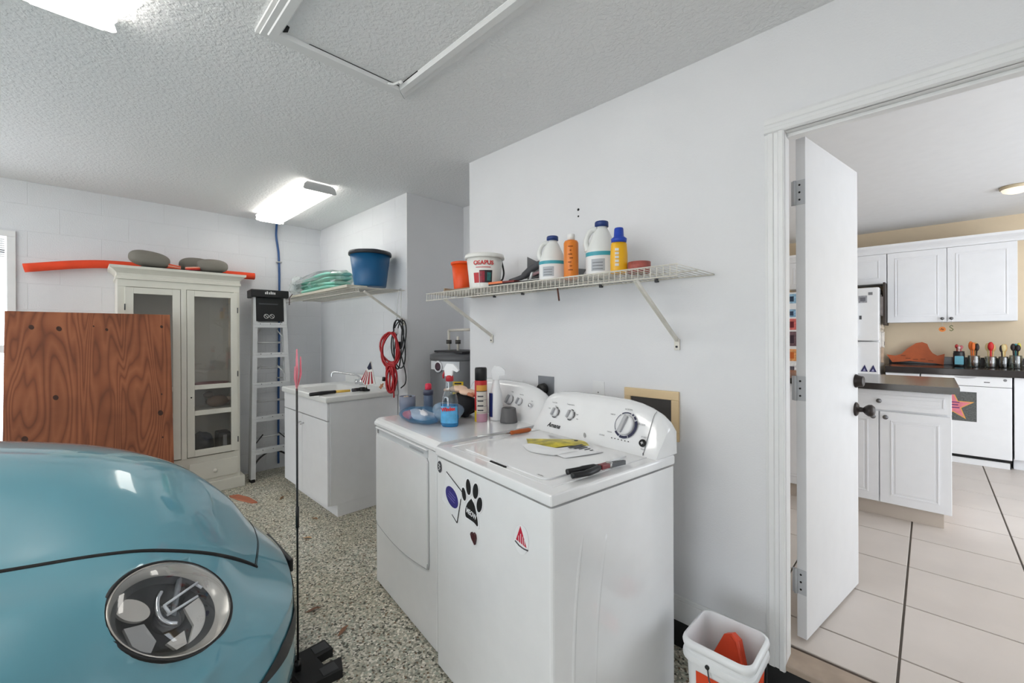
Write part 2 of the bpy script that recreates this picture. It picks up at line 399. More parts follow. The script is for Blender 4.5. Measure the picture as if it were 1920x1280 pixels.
# ---- kitchen door, standing open
ang = math.atan2(.103, .648)
door = bpy.data.objects.new('door_1', None); COL.objects.link(door); struct(door); door.location = (-.356, 2.057, KZ); door.rotation_euler = (0, 0, -ang)
MB().box(-.035, 0, 0, .656, .012, 2.052, M('door_white', (220, 220, 221), .4), .002).build('door_panel', door)
for z in (.19, .98, 1.78):
    h = MB().box(-.036, .0, -.0025, .001, z, z+.10, M('hinge_painted', (188, 190, 193), .45), .0005)
    h.box(-.050, -.036, -.004, -.001, z, z+.10, MATS['hinge_painted'], .0005); h.cyl((-.037, -.006, z), (-.037, -.006, z+.1), .006, MATS['hinge_painted'], 10)
    hg = h.build('hinge', door)
    s_ = MB()
    for dz in (.02, .05, .08): s_.cyl((-.02, -.003, z+dz), (-.02, -.0045, z+dz), .004, dark_m, 8)
    s_.build('screw', hg)
Tk = Matrix.Translation((0, .618, .882)) @ Matrix.Rotation(math.radians(90), 4, 'Y')
MB().lathe([(.034, 0), (.034, .004), (.026, .010), (.013, .014), (.011, .03), (.020, .038), (.028, .05), (.029, .062), (.020, .072), (0, .074)], bronze_m, 28, Tk).build('door_knob', door)
Tk = Matrix.Translation((0, .618, 1.020)) @ Matrix.Rotation(math.radians(90), 4, 'Y')
MB().lathe([(.033, 0), (.033, .005), (.028, .012), (.025, .03), (.022, .032), (0, .032)], bronze_m, 28, Tk).build('deadbolt', door)
# ---- overhead garage door, raised under the ceiling
gd = bpy.data.objects.new('door_2', None); COL.objects.link(gd); struct(gd); gd.location = (-1.6, 0, 0)
for k in range(4): MB().box(-2.6, 2.6, -4.3+.54*k, -4.3+.54*k+.53, 2.30, 2.345, trim_m, .004).build('door_section', gd)
for s in (-2.66, 2.66): MB().box(s-.02, s+.02, -4.55, -1.9, 2.28, 2.33, steel_m, .002).build('track', gd)
# ---- attic hatch in the ceiling
hx0, hx1, hy0, hy1, tw = -1.855, -.5, .474, 1.130, .075
hatch = bpy.data.objects.new('ceiling_hatch', None); COL.objects.link(hatch); struct(hatch); hatch.location = (hx0, hy0, H)
L_, W_ = hx1-hx0, hy1-hy0
MB().box(tw-.006, L_-tw, tw-.0, W_-tw+.006, -.006, -.001, ceil_m).build('hatch_panel', hatch)
hp = [(0, 0), (0, -.012), (.012, -.014), (.014, -.018), (.034, -.018), (.038, -.022), (.066, -.022), (.075, -.010), (.075, 0)]
def hatch_trim(p, q, inward):
    """moulding run from p to q (local xy), mitred, profile grows inward"""
    p = Vector(p); q = Vector(q); d = (q-p).normalized(); n = Vector(inward); vs = []
    for base, s in ((p, 1), (q, -1)):
        for o, z in hp: vs.append((base.x+d.x*o*s+n.x*o, base.y+d.y*o*s+n.y*o, z))
    k = len(hp); fs = [tuple(range(k)), tuple(range(2*k-1, k-1, -1))]+[(i, i+1, k+i+1, k+i) for i in range(k-1)]+[(k-1, 0, k, 2*k-1)]
    return MB().add(vs, fs, trim_m)
for p, q, n in (((0, 0), (0, W_), (1, 0)), ((L_, 0), (L_, W_), (-1, 0)), ((0, 0), (L_, 0), (0, 1)), ((0.003, W_), (L_, W_), (0, -1))):
    hatch_trim(p, q, n).build('hatch_moulding', hatch)
gap = MB(); gap.prism([(tw-.001, tw+.002), (tw+.05, tw-.001), (tw+.045, tw+.012), (tw+.012, tw+.016)], -.009, -.0065, dark_m)
gap.prism([(tw+.02, W_-tw+.001), (tw+.16, W_-tw+.001), (tw+.16, W_-tw-.003), (tw+.02, W_-tw-.003)], -.009, -.0065, dark_m)
gap.prism([(tw-.001, tw+.1), (tw-.001, W_-tw), (tw+.002, W_-tw), (tw+.0015, tw+.1)], -.009, -.0065, dark_m)
gap.build('hatch_gap', hatch)
sv = MB().tube([(tw-.004, W_-tw-.055, -.015), (tw+.012, W_-tw-.035, -.02), (tw+.03, W_-tw-.028, -.019), (tw+.05, W_-tw-.022, -.017)], .006, trim_m, 6)
sv.sph((tw+.052, W_-tw-.02, -.02), .011, .009, .009, trim_m, 10, 6); sv.build('split_trim', hatch)
# ---- small screw holes in the laundry wall
mk = MB()
for x, z, r in ((-1.345, 2.066, .007), (-1.345, 2.03, .005), (-.365, 2.3, .0)):
    if r: mk.cyl((x, YL+.001, z), (x, YL-.0012, z), r, dark_m, 10)
mk.build('screw_hole', bpy.data.objects['wall_laundry'])
# ================================================================ LIGHT FIXTURES
def fixture(label, x0, x1, y0, y1, power):
    t = thing('ceiling_light', label, 'light', ((x0+x1)/2, (y0+y1)/2, H))
    lx, ly = (x1-x0)/2, (y1-y0)/2
    MB().box(-lx+.02, lx-.02, -ly+.035, ly-.035, -.03, -.0005, trim_m, .003).build('housing', t)
    for s in (-1, 1):
        T = Matrix(((0, 0, 1, 0), (1, 0, 0, 0), (0, 1, 0, 0), (0, 0, 0, 1)))
        pr = [(-ly+.012, -.03), (-ly+.002, -.066), (-ly+.014, -.074), (ly-.014, -.074), (ly-.002, -.066), (ly-.012, -.03), (ly-.03, -.012), (-ly+.03, -.012)]
        MB().prism(pr, s*(lx-.004) if s > 0 else -lx, lx if s > 0 else -lx+.004, M('fixture_end', (205, 205, 205), .5), T).build('end_cap', t)
    em = M('lit_diffuser_%d' % int(power*10), (255, 252, 246), .4, emit=power)
    P = []
    for x in (-lx+.006, lx-.006):
        row = []
        for i in range(21):
            a = i/20; y = -ly+a*2*ly; e = abs(2*a-1); row.append((x, y*.985, -.078+.05*max(0, e-.72)/.28*1.0))
        P.append(row)
    MB().grid(P, em).build('diffuser', t)
    return t
fixture('lit fluorescent ceiling light with a white wrap diffuser above the ladder', -4.61, -3.36, 1.175, 1.432, FIXTURE_FAR)
fixture('lit fluorescent ceiling light above the blue car', -2.13, -.88, -.155, .098, FIXTURE_NEAR)
fixture('added fill ceiling light over the windscreen of the car', -2.13, -.88, -1.75, -1.497, FIXTURE_FILL)  # this and the next three are unseen fixtures added to fill the garage
fixture('added fill ceiling light between the car and the back wall window', -4.3, -3.05, -1.55, -1.297, FIXTURE_FILL)
fixture('added fill ceiling light over the rear of the car', -2.13, -.88, -3.2, -2.947, FIXTURE_FILL)
fixture('added fill ceiling light near the garage side wall', .15, 1.4, -1.2, -.947, FIXTURE_FILL*.6)
for nm, loc, rot, sx, sy in (('garage_portal', (-1.6, YF-.02, 1.07), (math.radians(90), 0, 0), 5.2, 2.14), ('window_portal', (X0-.12, -.88, 1.3), (0, math.radians(-90), 0), 1.7, 1.0), ('kitchen_portal', (2.5, 4.2, 1.3), (0, math.radians(90), 0), 2.0, 2.4)):
    ld = bpy.data.lights.new(nm, 'AREA'); ld.shape = 'RECTANGLE'; ld.size = sx; ld.size_y = sy; ld.cycles.is_portal = True
    lo = bpy.data.objects.new(nm, ld); COL.objects.link(lo); lo.location = loc; lo.rotation_euler = rot
# ================================================================ WASHER AND DRYER
A7 = math.radians(-7.0)
def console(t, w, h, y0, endr):
    """control console lofted along x: slanted face, rounded top, drooping ends"""
    P = []
    xs = [0, .012, .03, .06, .11, .2, .35, .5, .56, .61, .65, .68, .695]
    xs = [x*w/.695 for x in xs]
    hh = [.13, .155, .168, .181, .191, .198, .2, .197, .188, .174, .155, .128, .10] if endr else [.15, .17, .18, .188, .194, .198, .2, .197, .188, .174, .155, .128, .10]
    for x, q in zip(xs, hh):
        k = q/.2; row = [(x, y0-.004, .9255), (x, y0, .93)]
        for (dy, dz) in ((.0247, .06), (.0495, .12), (.068, .165), (.080, .185), (.096, .196), (.112, .197), (.128, .188), (.138, .17), (.14, .0)):
            row.append((x, y0+dy, .93+dz*k*h/.197 if dz else .9255))
        P.append(row)
    b = MB().grid(P, white_m)
    for row, rev in ((P[0], 0), (P[-1], 1)):
        b.add(row, [tuple(range(len(row)))], white_m)
    return b.build('console', t, auto=40)
SL = math.atan2(.068, .165*.964)     # console slant
def on_console(x, s, y0, off=.002):
    """matrix on the console face: x along width, s metres up the slope"""
    return Matrix.Translation((x, y0-.0005+s*math.sin(SL)-off*math.cos(SL), .93+s*math.cos(SL)+off*math.sin(SL))) @ Matrix.Rotation(math.pi/2-SL, 4, 'X')
def dial(t, name, T, r, ring, blue):
    b = MB()
    k = MB().lathe([(r, 0), (r*.96, .010), (r*.8, .013), (0, .013)], M('dial_white', (228, 228, 230), .3), 30, T).build(name, t)
    g = MB().box(-r*.2, r*.2, -r*.85, r*.85, .012, .026, M('dial_grip', (176, 177, 180), .35), .004, 2, T @ Matrix.Rotation(-.25, 4, 'Z')); g.build('dial_grip', k)
    for a0, a1, rr in ring:
        vs = []; n = max(3, int(abs(a1-a0)/8)); fs = []
        for i in range(n+1):
            a = math.radians(a0+(a1-a0)*i/n); vs += [(rr[0]*r*math.cos(a), rr[0]*r*math.sin(a), .0008), (rr[1]*r*math.cos(a), rr[1]*r*math.sin(a), .0008)]
        fs = [(2*i, 2*i+1, 2*i+3, 2*i+2) for i in range(n)]
        b.add(vs, fs, M('dial_print_navy', (28, 30, 66), .5) if blue else black_m, False, T)
    b.build('dial_print', k)
    return k
def body(t, w, d, name='cabinet'):
    P = rpoly(w, d, .012, 3)
    b = MB().prism(P, .015, .884, white_m, Matrix.Translation((w/2, d/2, 0))); o = b.build(name, t)
    ft = MB()
    for x in (.05, w-.05):
        for y in (.05, d-.05): MB().lathe([(.02, 0), (.02, .012), (.012, .016)], rubber_m, 14, Matrix.Translation((x, y, 0))).build('foot', t)
    return o
wash = thing('washing_machine', 'white top-loading washing machine with animal paw magnet on its front', 'washing machine', (-1.483, 1.048, 0), A7)
W, D = .70, .66
body(wash, W, D)
MB().box(-.003, W+.003, -.004, D, .889, .9255, white_m, .009, 3).build('top_panel', wash)
# raised lid with handle slot
lid = MB().prism(rpoly(.50, .44, .03, 4), .926, .931, white_m, Matrix.Translation((.352, .288, 0))).build('lid', wash)
MB().box(.318, .412, .050, .058, .926, .9295, dark_m, .001).build('handle_slot', lid)
ledge = MB()
for p, q in (((.05, .045), (.655, .045)), ((.655, .045), (.655, .54)), ((.05, .045), (.05, .54))):
    ledge.tube([(p[0], p[1], .9255), (q[0], q[1], .9255)], .0025, white_m, 6)
ledge.build('lid_surround', wash)
text('PUSH', .012, M('faint_print', (150, 150, 152), .5), 'lid_print', lid, (.56, .083, .9314), (0, 0, 0), thick=.0002)
Y0 = .545
console(wash, .695, .19, Y0, True)
# end cap seam and end cap
MB().box(.6365, .638, Y0-.003, Y0+.002, .93, .94, grey_m).build('end_cap_seam', wash)
seam = [(.6372, Y0+dy-.0015, .93+dz*.80) for dy, dz in ((0, 0), (.0247, .06), (.0495, .12), (.068, .165), (.080, .185), (.096, .196))]
MB().tube(seam, .0011, grey_m, 6).build('console_seam', wash)
ring_small = [(-30, 40, (1.05, 1.22)), (60, 95, (1.05, 1.2)), (-120, -60, (1.05, 1.22)), (-160, -130, (1.05, 1.16))]
dial(wash, 'dial', on_console(.122, .095, Y0), .022, ring_small, False)
dial(wash, 'dial', on_console(.222, .098, Y0), .022, ring_small, False)
ring_big = [(-60, 25, (1.06, 1.34)), (32, 48, (1.1, 1.3)), (54, 64, (1.1, 1.3)), (70, 122, (1.12, 1.22)), (128, 215, (1.12, 1.18)), (220, 250, (1.08, 1.28)), (254, 296, (1.08, 1.32))]
dial(wash, 'dial', on_console(.527, .102, Y0), .043, ring_big, True)
T = on_console(.625, .045, Y0)
kb = MB().lathe([(.015, 0), (.014, .005), (0, .006)], black_m, 20, T).build('start_button', wash)
MB().box(-.006, .006, -.001, .001, .0061, .0066, white_m, 0, 1, T).box(-.001, .001, -.006, .006, .0061, .0066, white_m, 0, 1, T).build('start_mark', kb)
bl = MB()
for i in range(6): bl.box(.478+i*.0165-.0025, .478+i*.0165+.0025, -.002, .002, 0, .0008, black_m, 0, 1, on_console(0, .038, Y0))
bl.build('status_light_row', wash)
pm = M('faint_print', (150, 150, 152), .5)
def ctext(body_, x, s, size, mat, **k):
    Tm = on_console(x, s, Y0, .0015); o = text(body_, size, mat, 'console_print', wash, Tm.to_translation(), Tm.to_euler(), thick=.0003, **k); return o
ctext('Amana', .135, .032, .03, black_m, shear=.35, bold=.0006)
for bt, x, s, sz in (('Load Size', .10, .142, .009), ('Temperature', .205, .145, .009), ('NORMAL', .527, .166, .009), ('DELICATE', .60, .115, .008), ('HEAVY', .455, .135, .008), ('START', .625, .068, .009), ('STATUS', .425, .04, .008), ('Small', .075, .11, .007), ('Med', .115, .125, .007), ('Cold', .26, .105, .007), ('Hot', .268, .085, .007), ('CASUAL', .46, .06, .007), ('PAUSE', .632, .022, .007)): ctext(bt, x, s, sz, pm)
MB().prism(ell(.006, .012, 12, rot=.5), 0, .0008, M('scuff', (160, 160, 160), .5), on_console(.335, .022, Y0)).build('console_mark', wash)
# moulded ribs on the right side panel
rb = MB()
rb.tube(crv([(W-.0135, .145, .80), (W-.011, .12, .70), (W-.0105, .10, .55), (W-.0105, .09, .35), (W-.0115, .09, .06)]), .013, white_m, 24)
rb.tube(crv([(W-.0195, .25, .74), (W-.0185, .22, .6), (W-.0185, .20, .45), (W-.0195, .19, .2)]), .02, white_m, 32)
rb.build('pressed_rib', wash)
# ---- magnets on the washer front (own things, hung on the front sheet)
def wl(x, z, y=-.0): return Vector((-1.483, 1.048, 0)) + Matrix.Rotation(A7, 3, 'Z') @ Vector((x, y, z))
FR = Matrix.Rotation(A7, 4, 'Z') @ Matrix.Rotation(math.pi/2, 4, 'X')
def mag(name, label, cat, x, z):
    t = thing(name, label, cat, wl(x, z, -.0005), A7); return t
RX = Matrix.Rotation(math.pi/2, 4, 'X')     # local: polygon xy -> x,z ; extrusion toward -y
paw_w = M('magnet_white', (236, 236, 238), .4)
t = mag('paw_magnet', 'black cat paw magnet reading MEOW on the washer front', 'magnet', .274, .768)
def cluster(grow):
    out = []
    for cx, cy, rx, ry, rot in ((-.052, .022, .014, .024, .25), (-.020, .058, .016, .029, .1), (.028, .056, .017, .029, -.2), (.053, .014, .016, .029, -.3)): out.append(ell(rx+grow, ry+grow, 24, cx, cy, rot))
    pad = crv([(0, .02), (.022, .0), (.040, -.045), (.040, -.068), (.018, -.062), (-.016, -.060), (-.038, -.058), (-.042, -.035), (-.026, -.004), (0, .02)], 6)
    g = 1+grow/.03; out.append([((x)*g, (y+.03)*g-.03) for x, y in pad[:-1]])
    return out
b = MB()
for p in cluster(.006): b.prism(p, 0, .0012, paw_w, RX)
b.build('magnet_border', t)
b = MB()
for p in cluster(0): b.prism(p, .0012, .0022, black_m, RX)
b.build('paw_print', t)
text('MEOW', .027, paw_w, 'magnet_print', t, (0, -.0026, -.036), (math.pi/2, math.radians(8), 0), thick=.0003, bold=.0006, sx=.8)
t = mag('oval_photo_magnet', 'tilted white card magnet with a violet oval on the washer front', 'magnet', .132, .752)
Rt = RX @ Matrix.Rotation(math.radians(-16), 4, 'Z')
MB().prism([(-.065, .075), (.062, .062), (.062, -.075), (-.068, -.052)], 0, .0012, paw_w, Rt).build('card', t)
b = MB()
for p, q in (((-.065, .075), (.062, .062)), ((.062, .03), (.062, -.075)), ((.062, -.075), (.02, -.066))): b.tube([Rt @ Vector((p[0], p[1], .0015)), Rt @ Vector((q[0], q[1], .0015))], .0016, black_m, 5)
b.build('card_border', t)
MB().prism(ell(.05, .036, 30, 0, .0, -.15), .0012, .0020, M('violet_print', (52, 46, 128), .4, var=.25, vscale=60), Rt).build('oval_picture', t)
b = MB()
for k in range(3): b.box(-.03+.004*k, .026, -.012+.011*k, -.0095+.011*k, .0021, .0023, M('pale_violet', (128, 122, 190), .5), 0, 1, Rt)
b.build('card_print', t)
t = mag('round_badge', 'small round black badge magnet at the corner of the washer front', 'magnet', .033, .848)
MB().prism(ell(.017, .024), 0, .002, dgrey_m, RX).build('badge_disc', t)
b = MB(); b.tube([RX @ Vector(p) for p in ((-.006, .012, .0024), (.005, .008, .0024), (-.005, .0, .0024), (.006, -.004, .0024), (-.004, -.012, .0024))], .0018, paw_w, 5); b.build('badge_mark', t)
t = mag('heart_magnet', 'small dark red heart magnet on the washer front', 'magnet', .292, .653)
hp_ = [(0, -.026), (.014, -.006), (.016, .008), (.008, .016), (0, .008), (-.008, .018), (-.015, .012), (-.013, -.004)]
MB().prism(hp_, 0, .008, M('maroon', (72, 26, 32), .4), RX @ Matrix.Rotation(.35, 4, 'Z')).build('heart', t)
t = mag('sail_magnet', 'pale oval magnet with a red triangular sail on the washer front', 'magnet', .563, .745)
MB().prism(ell(.035, .048, 28, 0, 0, -.2), 0, .0012, paw_w, RX).build('magnet_base', t)
b = MB().prism([(-.026, -.008), (.026, -.016), (-.004, .042)], .0012, .002, M('crimson', (196, 34, 62), .4), RX); s_ = b.build('sail', t)
b = MB()
for x in (-.012, -.002, .008, .016): b.box(x-.0012, x+.0012, -.012, .02-abs(x)*.9, .002, .0023, paw_w, 0, 1, RX)
b.build('sail_stripes', s_)
MB().tube([RX @ Vector(p) for p in ((-.03, -.014, .0016), (-.01, -.022, .0016), (.012, -.024, .0016), (.032, -.022, .0016))], .0024, dgrey_m, 5).build('lettering_stroke', t)
# ---- things lying on the washer
def on_w(x, y, z=.9258):
    p = wl(x, z, y); return (p.x, p.y, z)
t = thing('screwdriver', 'flat screwdriver with orange wooden handle on top of the washer', 'screwdriver', on_w(.053, .36, .9285), A7)
MB().cyl((0, 0, .0095), (-.045, -.155, .0095), .0032, steel_m, 10).build('shaft', t)
amber = M('amber_handle', (184, 92, 34), .3)
hd = MB(); Th = Matrix.Translation((0, 0, .0105)) @ Vector((.006, .12, 0)).to_track_quat('Z', 'Y').to_matrix().to_4x4()
hd.lathe([(.0055, -.004), (.010, .004), (.0088, .02), (.0105, .05), (.0105, .105), (.007, .116), (0, .117)], amber, 14, Th); hd.build('handle', t)
t = thing('seed_packet', 'open yellow picture packet with white flap and print lying on the washer lid', 'packet', on_w(.33, .40, .931), A7)
def sheet(P, mat, n=8, th=.0012):
    g = catmull(catmull(np.array(P, float), n).swapaxes(0, 1), n).swapaxes(0, 1); b_ = MB(); top = [[tuple(p) for p in r] for r in g]; bot = [[(p[0], p[1], p[2]-th) for p in r] for r in top]
    b_.grid(top, mat); b_.grid(bot, mat); return b_
yel = M('yellow_print', (196, 180, 52), .4, var=.5, vscale=25)
sheet([[(-.155, -.05, .006), (-.06, .02, .012), (-.02, .105, .006)], [(-.07, -.10, .004), (.0, -.01, .016), (.05, .10, .010)], [(.02, -.085, .003), (.055, 0, .010), (.10, .075, .006)]], yel).build('printed_face', t)
sheet([[(-.10, -.12, .002), (-.08, -.10, .008), (-.05, -.09, .010)], [(.0, -.16, .002), (.03, -.11, .009), (.045, -.06, .008)], [(.10, -.13, .003), (.12, -.06, .008), (.13, .0, .006)]], M('paper_white', (244, 244, 246), .45)).build('white_flap', t)
bk = sheet([[(.03, -.09, .005), (.07, .0, .009), (.10, .07, .007)], [(.10, -.115, .004), (.13, -.03, .007), (.15, .055, .006)], [(.15, -.12, .002), (.175, -.03, .004), (.19, .055, .003)]], MATS['paper_white']); bk_ = bk.build('printed_back', t)
b = MB()
for k in range(5): b.box(.078+.018*k, .084+.018*k+(.005 if k < 2 else 0), -.03+.012*k, .05-.004*k, .0115-.0012*k, .0125-.0012*k, dgrey_m)
b.build('print_bar', bk_)
MB().lathe([(.004, 0), (.009, 0), (.009, .001), (.004, .001)], black_m, 14, Matrix.Translation((.025, .075, .0125))).build('hang_hole', t)
t = thing('pliers', 'black-handled lineman pliers lying on the washer edge', 'pliers', on_w(.632, .15, .9315), A7)
for s, a in ((-1, (.005, -.02)), (1, (.042, -.035))):
    hb = MB().tube(crv([(a[0]-.02+.0*s, a[1]+.02, .011), (a[0]-.006, a[1]+.08, .012), (.018+.007*s, .115, .012), (.02+.003*s, .14, .012)]), [.0095]*6+[.011]*6+[.008]*7, black_m, 10); hb.build('grip', t)
MB().box(.012, .034, .12, .165, .004, .02, M('pliers_red', (120, 26, 32), .4), .003).build('joint_band', t)
MB().cyl((.024, .168, .002), (.024, .168, .021), .012, steel_m, 18).build('pivot', t)
for s in (-1, 1): MB().prism([(.024+s*.001, .165), (.024+s*.013, .17), (.038+s*.006, .235), (.038+s*.001, .238)], .004, .018, M('jaw_steel', (88, 90, 92), .35, metal=.7)).build('jaw', t)
# ================================================================ DRYER
dry = thing('clothes_dryer', 'white front-loading clothes dryer with bottles and cans on its top', 'dryer', (-2.24, 1.17, 0), A7)
DW, DD = .72, .69
body(dry, DW, DD)
T = Matrix(((0, 0, 1, 0), (1, 0, 0, 0), (0, 1, 0, 0), (0, 0, 0, 1)))
pr = [(.0, .886), (-.006, .89), (-.005, .903), (.004, .916), (.02, .9245), (.04, .9255), (DD, .9255), (DD, .886)]
MB().prism(pr, -.002, DW+.002, white_m, T).build('top_panel', dry)
# door panel with hand groove and bowed lower edge
dp = [(.03, .83), (.028, .36)]+[(x, .345-.028*math.sin(math.pi*(x-.03)/.61)) for x in np.linspace(.05, .625, 14)]+[(.64, .345), (.644, .37), (.642, .82), (.625, .842), (.045, .842)]
dpo = MB().prism([(x, -z) for x, z in dp], -.001, .009, white_m, Matrix(((1, 0, 0, 0), (0, 0, -1, 0), (0, -1, 0, 0), (0, 0, 0, 1)))).build('door', dry)
MB().tube([(x, -.0091, z) for x, z in dp[1:18]], .0016, M('door_gap_grey', (150, 151, 153), .6), 6).build('door_edge', dpo)
gp = [((x-.337)*1.012+.337, (z-.58)*1.012+.58) for x, z in dp]
MB().prism([(x, -z) for x, z in gp], -.001, .0012, M('door_gap_grey', (150, 151, 153), .6), Matrix(((1, 0, 0, 0), (0, 0, -1, 0), (0, -1, 0, 0), (0, 0, 0, 1)))).build('door_gap', dry)
MB().box(.032, .640, -.003, -.0005, .842, .876, M('groove_shade', (206, 207, 209), .5), .001).build('hand_groove', dry)
MB().box(.03, .644, -.014, -.001, .8755, .883, white_m, .004).build('groove_lip', dry)
MB().box(.0365, .06, -.0042, -.003, .848, .87, grey_m, .001).build('groove_end', dry)
MB().box(.45, .60, -.0042, -.003, .852, .862, M('groove_label', (168, 170, 173), .4), .001).build('groove_label', dry)
Y0D = .572
console(dry, .715, .19, Y0D, False)
for x in (.545, .455): 
    dial(dry, 'dial', on_console(x, .10, Y0D), .022 if x > .5 else .03, [(-30, 40, (1.05, 1.12))], False)
T2 = on_console(.645, .09, Y0D); MB().lathe([(.011, 0), (.010, .012), (0, .013)], chrome_m, 18, T2).build('start_button', dry)
for bt, x, s in (('Timed Dry', .545, .14), ('Temp', .46, .148), ('Start', .645, .115)):
    Tm = on_console(x, s, Y0D, .0015); text(bt, .008, pm, 'console_print', dry, Tm.to_translation(), Tm.to_euler(), thick=.0003)
MB().cyl((.6, DD-.02, .93), (.6, DD+.03, .7), .012, black_m, 10).build('power_cord', dry)
# ================================================================ HUTCH (faces +x); local: x out of the wall, y along the wall
hut = thing('display_cabinet', 'tall cream glazed cabinet with crown moulding against the back wall', 'cabinet', (X0+.003, .615, 0))
hw, hd = .415, .345          # half width of the carcass, depth
xf = hd-.003
bx('side_panel', hut, 0, hd-.022, -hw, -hw+.02, .10, 1.86, cream_m); bx('side_panel', hut, 0, hd-.022, hw-.02, hw, .10, 1.86, cream_m)
bx('back_panel', hut, 0, .012, -hw+.02, hw-.02, .10, 1.86, M('hutch_inside', (196, 192, 180), .6))
for z in (.315, .735, .945, 1.84): bx('shelf', hut, .012, hd-.024, -hw+.02, hw-.02, z-.018, z, MATS['hutch_inside'], .002)
bx('base_plinth', hut, 0, hd+.018, -hw-.035, hw+.035, 0, .10, cream_m, .006)
bx('face_bottom', hut, hd-.022, hd-.002, -hw, hw, .10, .335, cream_m, .002); bx('face_top', hut, hd-.022, hd-.002, -hw, hw, 1.79, 1.86, cream_m, .002)
bx('face_stile', hut, hd-.022, hd-.002, -hw, -hw+.05, .335, 1.79, cream_m, .002); bx('face_stile', hut, hd-.022, hd-.002, hw-.045, hw, .335, 1.79, cream_m, .002)
bx('centre_stile', hut, hd-.022, hd+.016, -.019, .019, .335, 1.79, cream_m, .004)
cp = [(0, 1.86), (hd+.004, 1.86), (hd+.008, 1.872), (hd+.002, 1.884), (hd+.01, 1.90), (hd+.034, 1.925), (hd+.046, 1.937), (hd+.046, 1.952), (0, 1.952)]
# crown as a mitred profile: front and two returns
def crown_ring(o, z): return [(0, -hw-o, z), (hd+o, -hw-o, z), (hd+o, hw+o, z), (0, hw+o, z)]
rings = [crown_ring(o, z) for o, z in ((.001, 1.845), (.010, 1.85), (.010, 1.868), (.003, 1.874), (.004, 1.895), (.018, 1.912), (.034, 1.926), (.044, 1.932), (.046, 1.952))]
b = MB(); vs = [p for r in rings for p in r]; fs = []
for i in range(len(rings)-1):
    for j in range(4): fs.append((i*4+j, i*4+(j+1) % 4, (i+1)*4+(j+1) % 4, (i+1)*4+j))
fs.append((0, 3, 2, 1)); n_ = (len(rings)-1)*4; fs.append((n_, n_+1, n_+2, n_+3)); b.add(vs, fs, cream_m); b.build('crown', hut)
def hutch_door(y0, y1, hinge_side):
    d = MB(); xf0, xf1 = hd-.002, hd+.016
    z0, z1 = .345, 1.785; st = .052
    rails = [(z0, z0+.055), (.70, .742), (.925, .965), (z1-.05, z1)]
    d.box(xf0, xf1, y0, y0+st, z0, z1, cream_m, .003); d.box(xf0, xf1, y1-st, y1, z0, z1, cream_m, .003)
    for a, c in rails: d.box(xf0, xf1, y0+st, y1-st, a, c, cream_m, .002)
    o = d.build('door', hut)
    for (a, c) in ((rails[0][1], rails[1][0]), (rails[1][1], rails[2][0]), (rails[2][1], rails[3][0])): MB().box(hd+.004, hd+.006, y0+st, y1-st, a, c, pane_m).build('pane', o)
    for z in (.42, 1.02, 1.60):
        y = y0 if hinge_side < 0 else y1
        MB().cyl((xf1+.002, y, z), (xf1+.002, y, z+.05), .004, dgrey_m, 8).build('hinge', o)
    return o
hutch_door(-.372, -.022, -1)
rd = hutch_door(.022, .395, 1)
MB().cyl((hd+.016, .05, .86), (hd+.018, .05, .86), .006, dark_m, 10).build('keyhole', rd)
for y0, y1 in ((.035, .395), (-.37, -.01)):
    dr = MB().box(hd-.002, hd+.012, y0, y1, .13, .285, cream_m, .006, 2).build('drawer', hut)
    MB().lathe([(.008, 0), (.007, .012), (.016, .022), (.015, .032), (0, .036)], cream_m, 18, Matrix.Translation((hd+.012, (y0+y1)/2, .2)) @ Matrix.Rotation(math.pi/2, 4, 'Y')).build('knob', dr)
for z, y in ((.6, -.3), (.6, .3)): pass
# things kept inside the cabinet
HX, HY = X0+.003, .615
navy = M('navy_fabric', (38, 42, 54), .7, var=.2, vscale=20)
def lump(name, label, cat, c, r, mat, seed, amp=.25, grp=None, n=18, m=12):
    rnd = random.Random(seed); ph = [rnd.uniform(0, 6.28) for _ in range(6)]
    b_ = MB(); vs = []; fs = []
    for j in range(m+1):
        th = math.pi*j/m
        for i in range(n):
            a = 2*math.pi*i/n; k = 1+amp*(.5*math.sin(2*a+ph[0]+th)+.35*math.sin(3*a+ph[1]-2*th)+.3*math.sin(5*th+ph[2]+a))
            vs.append((r[0]*k*math.sin(th)*math.cos(a), r[1]*k*math.sin(th)*math.sin(a), max(-r[2], r[2]*k*math.cos(th))))
    for j in range(m):
        for i in range(n): fs.append((j*n+i, (j+1)*n+i, (j+1)*n+(i+1) % n, j*n+(i+1) % n))
    b_.add(vs, fs, mat, True); o = b_.build(name, None, (c[0], c[1], c[2]+r[2])); return tag(o, label, cat, grp)
lump('folded_bag', 'dark folded fabric bag on the lowest shelf behind the glass door', 'bag', (HX+.17, HY+.15, .316), (.11, .10, .10), navy, 3, .12)
t = thing('tool_case', 'black case with grey strap beside the bag behind the glass door', 'case', (HX+.2, HY+.31, .316))
bx('case_body', t, -.09, .08, -.05, .05, 0, .19, black_m, .015); bx('strap', t, .081, .084, -.015, .015, .0, .17, grey_m, .001)
t = thing('bird_ornament', 'brown bird-shaped ornament on the middle cabinet shelf', 'ornament', (HX+.2, HY+.27, .736))
brn = M('brown_carving', (118, 96, 78), .6, var=.2)
MB().sph((0, 0, .055), .045, .09, .055, brn, 18, 10).build('ornament_body', t); MB().sph((.0, -.07, .12), .028, .04, .03, M('dark_brown', (70, 58, 50), .6), 14, 8).build('ornament_head', t); MB().sph((0, .07, .07), .02, .06, .02, M('tan', (190, 170, 150), .6), 12, 8).build('ornament_tail', t)
